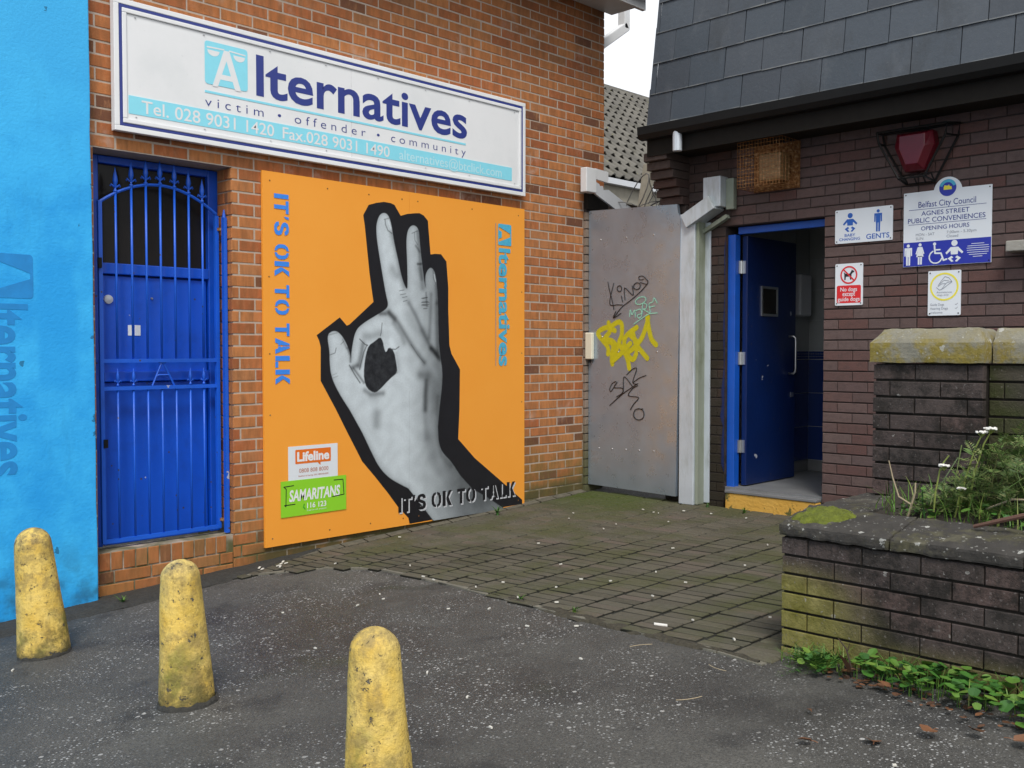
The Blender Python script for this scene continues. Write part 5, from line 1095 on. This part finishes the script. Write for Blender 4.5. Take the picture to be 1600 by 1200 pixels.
lettering(t, 'Guide Dogs', -2.632, -2.54, 1.622, 1.638, PN, 0); lettering(t, 'Hearing Dogs', -2.632, -2.515, 1.596, 1.612, PN, 0); lettering(t, 'welcome', -2.632, -2.55, 1.570, 1.584, PN, 0)
for z in (1.63, 1.604): t.ribbon([(-2.468, z), (-2.462, z - .004), (-2.452, z + .006)], .003, PN, 0)
obj('lettering', t, MT['greyp'], yg)
# ---------------------------------------------------------------- planter and pier
pl = thing('brick_planter', (3.75, 1.1, .09), 'low sooty brick planter wall with dark coping and green algae at its corner', 'planter')
PX, PZ = 3.63, .565
pw = obj('wall', MB().box(PX + .009, PX + .22, -2.4, 1.992, -.05, PZ).box(PX + .22, 4.46, 1.78, 1.992, -.05, PZ), MT['pmortar'], pl)
bl = [((PX, -u, z), -math.pi / 2, L, H) for u, z, L, H in courses(-2.0, 2.4, 0.04, PZ, PZ, -2.0, joint=.010, vj=.005)]
bl += [((x, 2.0, z), math.pi, L, H) for x, z, L, H in courses(PX + .05, 4.40, 0.04, PZ, PZ, PX, joint=.009)]
lay(pw, bl, MT['pbrick'], jit=.003)
y = 2.012
for L in (.46, .47, .46, .44, .46, .45, .47, .46, .45):
    m = MB().prism([(PX - .012, PZ + .004), (PX + .25, PZ + .004), (PX + .25, PZ + .10), (PX + .03, PZ + .062), (PX - .012, PZ + .050)], lambda u, v, n, y=y, L=L: (u, y - .004 - n, v), 0, L - .005)
    obj('coping_stone', roughen(m, .022, .006, 14, y), MT['dcoping'], pl); y -= L
obj('coping_stone', roughen(MB().box(PX + .26, 4.44, 1.765, 2.008, PZ + .004, PZ + .095), .03, .006, 12), MT['dcoping'], pl)
sm = grid_sheet([PX + .2 + .05 * i for i in range(14)], [-2.4 + .06 * i for i in range(71)], lambda x, y: .625 + .10 * (x - 3.83) / .6 + .03 * mnoise.noise((x * 5, y * 5, 2)))
tag(obj('soil', sm, MT['soil'], smooth=True), 'dark weedy soil filling the brick planter', kind='stuff')
mx = [3.64 + .006 * i for i in range(38)]; my = [1.76 + .006 * i for i in range(40)]
def moss_h(x, y):
    d = math.hypot((x - 3.765) / .105, (y - 1.885) / .115) + .5 * mnoise.noise((x * 22, y * 22, 1)); return .024 * max(-.3, 1 - d * d) + .006 * mnoise.noise((x * 160, y * 160, 4))
mm = grid_sheet(mx, my, lambda x, y: PZ + .060 + .172 * (x - PX - .03) + moss_h(x, y), lambda x, y: moss_h(x, y) > -.004 and y < 1.992)
tag(obj('moss', mm, MT['moss'], smooth=True), 'bright green cushion of moss on the planter corner', kind='stuff')

pi = thing('brick_pier', (4.45, 1.5, .55), 'dark brick pier and wall with yellow lichen on the sloping coping', 'wall')
po_ = obj('wall', MB().box(4.379, 4.62, 1.484, 1.946, .0, 1.262).box(4.459, 4.62, -2.4, 1.484, .0, 1.262), MT['pmortar'], pi)
bl = [((4.37, -u, z), -math.pi / 2, L, H) for u, z, L, H in courses(-1.955, -1.478, .2, 1.262, 1.262, -1.955 + .075, joint=.010, vj=.005)]
bl += [((4.45, -u, z), -math.pi / 2, L, H) for u, z, L, H in courses(-1.48, 2.4, .2, 1.262, 1.262, -1.42, joint=.010, vj=.005)]
lay(po_, bl, MT['pbrick'], jit=.003)
for y0, y1, x0 in ((1.468, 1.968, 4.352), (.95, 1.462, 4.432), (.43, .944, 4.432), (-.09, .424, 4.432), (-.61, -.096, 4.432), (-1.13, -.616, 4.432), (-1.65, -1.136, 4.432), (-2.4, -1.656, 4.432)):
    a, b, s = x0, 4.66, .055; e = .045 if y0 > 1.4 else 0
    m = MB().add([(a, y0, 1.266), (b, y0, 1.266), (b, y1, 1.266), (a, y1, 1.266), (a, y0, 1.356), (b, y0, 1.356), (b, y1, 1.356), (a, y1, 1.356), (a + s, y0 + e, 1.418), (b - s, y0 + e, 1.418), (b - s, y1 - e, 1.418), (a + s, y1 - e, 1.418)],
                 [(0, 3, 2, 1), (8, 9, 10, 11)] + [(i, (i + 1) % 4, 4 + (i + 1) % 4, 4 + i) for i in range(4)] + [(4 + i, 4 + (i + 1) % 4, 8 + (i + 1) % 4, 8 + i) for i in range(4)])
    obj('coping_stone', roughen(m, .025, .005, 13, y0), MT['coping'], pi)

# ---------------------------------------------------------------- bollards
def bollard(at, lean, h, r, label, base=()):
    prof = [(r * 1.0, -.05), (r, .02), (r * .975, .08)] + [(r * (.97 - .27 * t), .08 + (h - r * .72 - .08) * t) for t in (.2, .4, .6, .8, 1)]
    top = r * .70; zt = h - top
    prof += [(top * math.cos(a), zt + top * math.sin(a)) for a in [R(q) for q in (12, 25, 38, 50, 62, 74, 84)]]
    mb = MB().lathe(prof, (0, 0, 0), 36)
    q = [];
    for x, y, z in mb.v:
        n = mnoise.noise((x * 9 + at[0] * 7, y * 9, z * 9)) * .004 + mnoise.noise((x * 26 + at[1], y * 26, z * 26)) * .0016
        l = math.hypot(x, y) + 1e-6; q.append((x + x / l * n, y + y / l * n, z))
    mb.v = q
    o = obj('bollard', mb.mesh('bollard', smooth=True), MT['bollard']); o.location = at; o.rotation_euler = lean
    return tag(o, label, 'bollard', 'yellow concrete bollards across the pavement')
def lean(side, back): # tip towards picture-left by 'side' degrees
    ax = FWD; M = Matrix.Rotation(R(-side), 3, ax) @ Matrix.Rotation(R(back), 3, RGT); return M.to_euler()
def at(x, y): return (x, y, gz(x, y) - .012)
bollard(at(1.775, 4.83), lean(5.2, 0), .605, .116, 'leaning yellow bollard with bare chipped foot beside the light blue wall')
bollard(at(1.86, 3.60), lean(2.6, 0), .565, .107, 'middle yellow bollard with a dark mossy ring round its foot')
bollard(at(1.75, 2.24), lean(1.6, 0), .535, .104, 'nearest yellow bollard, heavily flaked, its foot cut off by the picture edge')
rs = random.Random(9); ms = MB()
for bx, by, br, wd in ((1.86, 3.60, .106, .016), (1.775, 4.83, .112, .012)):
    k0 = len(ms.v)
    for i in range(40):
        t = 2 * math.pi * i / 40; q = wd * (1 + .8 * mnoise.noise((math.cos(t) * 2.2 + bx, math.sin(t) * 2.2, by)))
        for u, h in ((0, .016 * rs.random() + .004), (.35, .008 + .012 * rs.random()), (.7, .008 * rs.random() - .004), (1, -.012)):
            x, y = bx + (br + q * u) * math.cos(t), by + (br + q * u) * math.sin(t); ms.v.append((x, y, gz(x, y) - .010 + h))
    for i in range(40):
        for k in range(3): p, n_ = k0 + i * 4 + k, k0 + ((i + 1) % 40) * 4 + k; ms.f.append((p, n_, n_ + 1, p + 1))
tag(obj('moss', ms, MT['dirt'], smooth=True), 'dark moss and grit round the feet of the bollards', kind='stuff')

# ---------------------------------------------------------------- weeds, leaves and litter
def blade(mb, p, h, az, bend, w, n=4):
    d = Vector((math.cos(az), math.sin(az), 0)); sd_ = Vector((-d.y, d.x, 0)); prev = None
    for i in range(n + 1):
        t = i / n; c = Vector(p) + Vector((0, 0, h * t * (1 - .25 * bend * t))) + d * bend * h * t * t; ww = w * (1 - t) ** .7 + .0004
        k = len(mb.v); mb.v += [tuple(c - sd_ * ww), tuple(c + sd_ * ww)]
        if prev is not None: mb.f.append((prev, prev + 1, k + 1, k))
        prev = k
def leaf(mb, p, r, az, tilt, lobes=0, n=9, fold=.25):
    m = Matrix.Rotation(az, 3, 'Z') @ Matrix.Rotation(tilt, 3, 'Y'); k = len(mb.v); mb.v.append(tuple(p))
    for i in range(n):
        a = 2 * math.pi * i / n; rr = r * (1 + (.10 * math.cos(lobes * a) if lobes else 0)) * (1 - .12 * (i == 0))
        q = m @ Vector((rr * math.cos(a) + r * .75, rr * .9 * math.sin(a), fold * abs(math.sin(a)) * rr * .5 - .1 * rr * math.cos(a))); mb.v.append(tuple(Vector(p) + q))
    mb.f += [(k, k + 1 + i, k + 1 + (i + 1) % n) for i in range(n)]
def feather(mb, p, L, az, pitch, rs, pairs=7, w=.35):     # a finely cut leaf: rachis with narrow leaflets
    d = Vector((math.cos(az) * math.cos(pitch), math.sin(az) * math.cos(pitch), math.sin(pitch))); s = Vector((-math.sin(az), math.cos(az), 0)); u = d.cross(s)
    for i in range(pairs):
        t = .25 + .75 * i / pairs; c = Vector(p) + d * L * t - Vector((0, 0, .25 * L * t * t)); l = L * w * (1.15 - t) * rs.uniform(.7, 1.2)
        for q in (-1, 1):
            e = c + s * q * l + d * l * .55 + u * rs.uniform(-.2, .2) * l; m = (c + e) / 2 + d * l * .16
            k = len(mb.v); mb.v += [tuple(c), tuple(m), tuple(e), tuple((c + e) / 2 - d * l * .10)]; mb.f.append((k, k + 1, k + 2, k + 3))
    k = len(mb.v); e = Vector(p) + d * L - Vector((0, 0, .25 * L)); mb.v += [tuple(Vector(p) - s * .0015), tuple(Vector(p) + s * .0015), tuple(e)]; mb.f.append((k, k + 1, k + 2))
rs = random.Random(21)
# feathery weeds in the planter
fw = MB()
for k in range(900):
    t = rs.random(); y = 1.60 - (.55 if k % 3 else 1.2) * t ** .8; x = rs.uniform(3.98, 4.40)
    hmax = .05 + .30 * max(0, min(1, (1.56 - y) / .22)); z = .64 + rs.uniform(0, 1) ** 1.2 * hmax
    feather(fw, (x, y, z), rs.uniform(.07, .14), rs.uniform(0, 6.28), rs.uniform(-.1, 1.1), rs, 8)
for k in range(90):
    x, y = rs.uniform(4.0, 4.4), rs.uniform(.4, 1.5); pz = .64
    fw.tube([(x, y, pz), (x + rs.uniform(-.04, .04), y + rs.uniform(-.04, .04), pz + .15), (x + rs.uniform(-.08, .08), y + rs.uniform(-.08, .08), pz + rs.uniform(.2, .34))], .0022, 4)
tag(obj('weeds', fw, MT['feather'], fix=False), 'thick feathery green weeds filling the right of the planter', kind='stuff')
gr = MB()
for k in range(800):
    y = rs.uniform(-.6, 1.80); x = rs.uniform(3.90, 4.38)
    if rs.random() < .35 and y > 1.5: continue
    blade(gr, (x, y, .635 + .08 * (x - 3.83)), rs.uniform(.04, .15), rs.uniform(0, 6.28), rs.uniform(.1, .9), rs.uniform(.0015, .003))
tag(obj('grass', gr, MT['grass'], fix=False), 'thin tufts of grass growing in the planter soil', kind='stuff')
cl = MB()
for k in range(260):
    y = rs.uniform(.5, 1.72); x = rs.uniform(3.92, 4.3); leaf(cl, (x, y, .655 + rs.uniform(0, .05)), rs.uniform(.008, .02), rs.uniform(0, 6.28), rs.uniform(-.9, -.1))
tag(obj('ground_cover', cl, MT['weed'], fix=False), 'small round leaves creeping over the planter soil', kind='stuff')
def flower(at, stems, label):
    t = thing('flowering_weed', at, label, 'plant'); m = MB(); p = MB()
    for pts, r in stems:
        m.tube(pts, [.0042, .0038, .003, .0025][:len(pts)] if len(pts) <= 4 else .0032, 5); top = Vector(pts[-1])
        for k in range(26):
            a = rs.uniform(0, 6.28); d = r * math.sqrt(rs.random()); q = top + Vector((d * math.cos(a), d * math.sin(a), .012 + .5 * (r - d) * .3 + rs.uniform(-.003, .003)))
            p.lathe([(.001, -.004), (.0055, 0), (.004, .003)], tuple(q), 6); m.tube([tuple(top - Vector((0, 0, .008))), tuple(q)], .0008, 3)
    obj('stem', m, MT['stem'], t, fix=False); obj('flower_head', p, MT['petal'], t); return t
fl = flower((4.1, 1.44, .66), [([(4.10, 1.47, .66), (4.10, 1.45, .80), (4.09, 1.41, .93), (4.09, 1.385, .985)], .022), ([(4.11, 1.44, .66), (4.11, 1.42, .82), (4.10, 1.38, .95), (4.10, 1.355, 1.0)], .026)], 'tall weed with flat white flower heads in front of the dark pier')
fl2 = flower((4.0, 1.53, .65), [([(4.0, 1.536, .65), (4.0, 1.528, .75), (4.0, 1.512, .842), (3.99, 1.492, .852)], .018), ([(4.02, 1.46, .65), (4.02, 1.45, .70), (4.01, 1.44, .74), (4.0, 1.43, .765)], .016)], 'short weed with one small white flower head and thick pale stem')
obj('bare_stem', MB().tube([(4.0, 1.513, .842), (3.99, 1.495, .875), (3.99, 1.474, .905)], .0028, 5), MT['stem'], fl2)
tag(obj('dry_twig', MB().tube([(3.95, 1.618, .645), (3.95, 1.600, .71), (3.95, 1.589, .75), (3.95, 1.588, .79)], [.005, .0045, .004, .003], 6).tube([(3.95, 1.603, .70), (3.95, 1.655, .728), (3.95, 1.68, .80), (3.95, 1.698, .872)], [.004, .0035, .003, .002], 6), MT['dry'], at=(3.95, 1.618, .645)), 'forked pale dry twig standing at the planter edge', 'twig')
tag(obj('dead_branch', MB().tube([(3.80, 1.31, .668), (3.80, 1.22, .70), (3.80, 1.12, .735), (3.82, .95, .76)], [.007, .009, .010, .011], 7), plain('brown_bark', (.10, .05, .035), .9, var=.3, scale=30), at=(3.8, 1.31, .668)), 'reddish brown dead branch lying across the planter coping', 'branch')
tag(obj('dry_stalk', MB().tube([(4.05, 1.35, .70), (4.0, 1.24, .755), (3.98, 1.12, .765)], .004, 5), MT['dry'], at=(4.05, 1.35, .7)), 'long pale dry stem lying through the feathery weeds', 'stem')
ts = MB(); ts.tube([(3.95, 1.549, .65), (3.95, 1.56, .72), (3.95, 1.56, .765)], .003, 5)
for k in range(9):
    a = k * 2.4; z = .67 + .012 * k; feather(ts, (3.95, 1.555, z), .05, a, .5, rs, 3, .3); leaf(ts, (3.95, 1.557, z), .012, a, -.4, 0, 7)
tag(obj('thistle_seedling', ts, MT['weed'], fix=False, at=(3.95, 1.549, .65)), 'small upright bright green thistle beside the pale twig', 'plant')

# weeds along the foot of the planter
gc = MB(); dk = MB()
for k in range(330):
    t = rs.random() ** .85; y = 1.62 - .9 * t; x = 3.60 - rs.random() ** 1.3 * (.13 + .20 * t); z = gz(x, y) + rs.uniform(.01, .07)
    leaf(gc, (x, y, z), rs.uniform(.012, .026), rs.uniform(0, 6.28), rs.uniform(-.8, .2), 5, 15)
    if k % 3 == 0: gc.tube([(x, y, gz(x, y) - .01), (x, y, z)], .0014, 4)
tag(obj('ground_cover', gc, MT['weed'], fix=False), 'low round leaved green weeds along the foot of the planter', kind='stuff')
ll = MB()
for k in range(170):
    t = rs.random(); y = 1.78 - 1.05 * t; x = 3.60 - rs.random() ** 1.2 * (.16 + .24 * t); q = rs.uniform(.006, .016)
    leaf(ll, (x, y, gz(x, y) - .004 + rs.uniform(0, .012)), q, rs.uniform(0, 6.28), rs.uniform(-.3, .3), 5, 11, .3)
tag(obj('leaf_litter', ll, MT['deadleaf'], fix=False), 'brown rotting leaf litter under the weeds at the planter foot', kind='stuff')
g2 = MB()
for k in range(260):
    t = rs.random(); y = 1.98 - 1.3 * t; x = 3.615 - rs.random() ** 1.6 * (.10 + .16 * t)
    blade(g2, (x, y, gz(x, y) - .01), rs.uniform(.03, .12), rs.uniform(0, 6.28), rs.uniform(.2, 1.0), rs.uniform(.0012, .0026))
tag(obj('grass', g2, MT['grass'], fix=False), 'grass tufts along the foot of the planter wall', kind='stuff')
wd = MB()
for k in range(40): feather(wd, (3.50 + rs.uniform(-.04, .06), 1.79 + rs.uniform(-.07, .07), gz(3.5, 1.8)), rs.uniform(.10, .19), rs.uniform(0, 6.28), rs.uniform(.15, 1.1), rs, 9, .28)
for k in range(20): leaf(wd, (3.47 + rs.uniform(-.05, .05), 1.76 + rs.uniform(-.06, .06), gz(3.5, 1.8) + rs.uniform(.0, .05)), rs.uniform(.01, .02), rs.uniform(0, 6.28), -.6, 3, 11)
tag(obj('weed_clump', wd, MT['weed'], fix=False, at=(3.48, 1.78, gz(3.5, 1.8))), 'feathery bright green weed clump at the planter corner', 'plant')
tag(obj('dry_twig', MB().tube([(3.50, 1.63, .09), (3.50, 1.645, .16), (3.505, 1.66, .20), (3.50, 1.69, .235)], [.004, .0035, .003, .002], 5).tube([(3.505, 1.655, .19), (3.50, 1.645, .225)], .002, 4), plain('dark_twig', (.05, .035, .025), .9), at=(3.5, 1.63, .09)), 'thin dark dead twig standing against the mossy planter corner', 'twig')
def small_weed(x, y, s, label):
    m = MB()
    for k in range(9): blade(m, (x + rs.uniform(-.01, .01), y + rs.uniform(-.01, .01), gz(x, y)), s * rs.uniform(.7, 1.2), k * .72, rs.uniform(.5, 1.1), s * .09)
    for k in range(5): leaf(m, (x, y, gz(x, y) + s * .3), s * .16, k * 1.3, -.5, 0, 8)
    tag(obj('small_weed', m, MT['weed'], fix=False, at=(x, y, gz(x, y))), label, 'plant', 'small weeds in the paving joints')
small_weed(5.43, 5.45, .085, 'green weed growing at the foot of the mural board near its right end')
small_weed(2.42, 5.42, .05, 'tiny green weed in the black dirt below the blue gate')
small_weed(3.62, 3.10, .035, 'tiny weed in the paving edge beside the white wrapper')
small_weed(3.66, 3.50, .03, 'tiny weed at the dirt gap in the paving edging')
small_weed(6.63, 4.30, .04, 'small weed at the foot of the galvanised downpipe')
small_weed(6.60, 3.95, .05, 'weed growing at the left of the yellow step')
# fallen leaves
def dead(x, y, r, label, up=.01, tilt=.3, az=0.):
    m = MB(); leaf(m, (0, 0, 0), r, 0, tilt, 5, 18, .45); m.tube([(0, 0, 0), (-r * .6, 0, r * .1), (-r * 1.1, r * .1, 0)], .0015, 4)
    o = obj('fallen_leaf', m.mesh('fallen_leaf', fix=False), MT['deadleaf']); o.location = (x, y, gz(x, y) + up); o.rotation_euler = (U(-.3, .3), U(-.2, .2), az)
    tag(o, label, 'leaf', 'fallen leaves')
dead(3.47, 1.64, .038, 'large curled brown leaf upright beside the dark twig', .03, -1.0, 2.4)
dead(3.40, 1.46, .026, 'brown leaf among the round leaved weeds near the brown curled leaf', .02, -.4, 1)
dead(2.96, 1.31, .030, 'reddish brown leaf lying flat on the asphalt near the weeds', .004, .05, .5)
dead(2.86, 1.47, .022, 'dark crumpled leaf on open asphalt beyond the weeds', .004, .1, 2)
dead(3.14, 1.20, .030, 'orange brown leaf at the edge of the low weeds', .008, -.2, 3)
dead(3.21, 1.10, .026, 'brown leaf half under the weeds at lower right', .01, -.3, 4)
dead(3.20, .97, .03, 'brown leaf in the corner weeds at the far right', .01, -.3, 5)
dead(3.09, 1.59, .012, 'tiny yellow leaf scrap on the asphalt before the planter', .004, 0, 1)
dead(2.43, 4.84, .013, 'tiny orange leaf on the asphalt between the two left bollards', .004, 0, 1)
tag(obj('wrapper', MB().box(-.03, .03, -.009, .009, 0, .006), MT['petal'], at=(0, 0, 0)), 'small white wrapper on the edge of the block paving', 'wrapper')
o = bpy.data.objects['wrapper']; o.location = (3.66, 2.62, gz(3.66, 2.62) + .004); o.rotation_euler = (.05, .1, -.9)
lt = MB()
for k in range(62):
    x, y = rs.uniform(3.3, 6.5), rs.uniform(2.2, 5.5)
    if k > 48: x, y = rs.uniform(1.5, 3.6), rs.uniform(1.2, 5.2)
    a = rs.uniform(0, 3.14); l = rs.choice((.012, .016, .02)); z = gz(x, y) + (.012 if x > 3.6 else -.010)
    lt.beam((x - l * math.cos(a) / 2, y - l * math.sin(a) / 2, z + .003), (x + l * math.cos(a) / 2, y + l * math.sin(a) / 2, z + .003), .007, .006)
for k in range(7):
    x, y = 3.35 + rs.uniform(-.18, .3), 5.40 + rs.uniform(-.05, .08); lt.beam((x, y, gz(x, y) + .01), (x + .02, y + rs.uniform(-.02, .02), gz(x, y) + .015), .012, .004)
tag(obj('litter', lt, MT['litter']), 'scattered cigarette ends and paper scraps over the paving', kind='stuff')
cv = MB()
for k in range(3):
    p = Vector((2.85 + rs.uniform(-.1, .6), 1.9 + rs.uniform(-.1, .9), 0)); a = rs.uniform(0, 6.28); pts = []
    for i in range(6): t = i / 5; q = p + Vector((math.cos(a + t * .35), math.sin(a + t * .35), 0)) * .10 * t; pts.append((q.x, q.y, gz(q.x, q.y) + .006 - .006))
    cv.tube([(x, y, z + .004) for x, y, z in pts], .0016, 4)
tag(obj('straw', cv, MT['dry']), 'thin pale straws lying on the ground', kind='stuff')
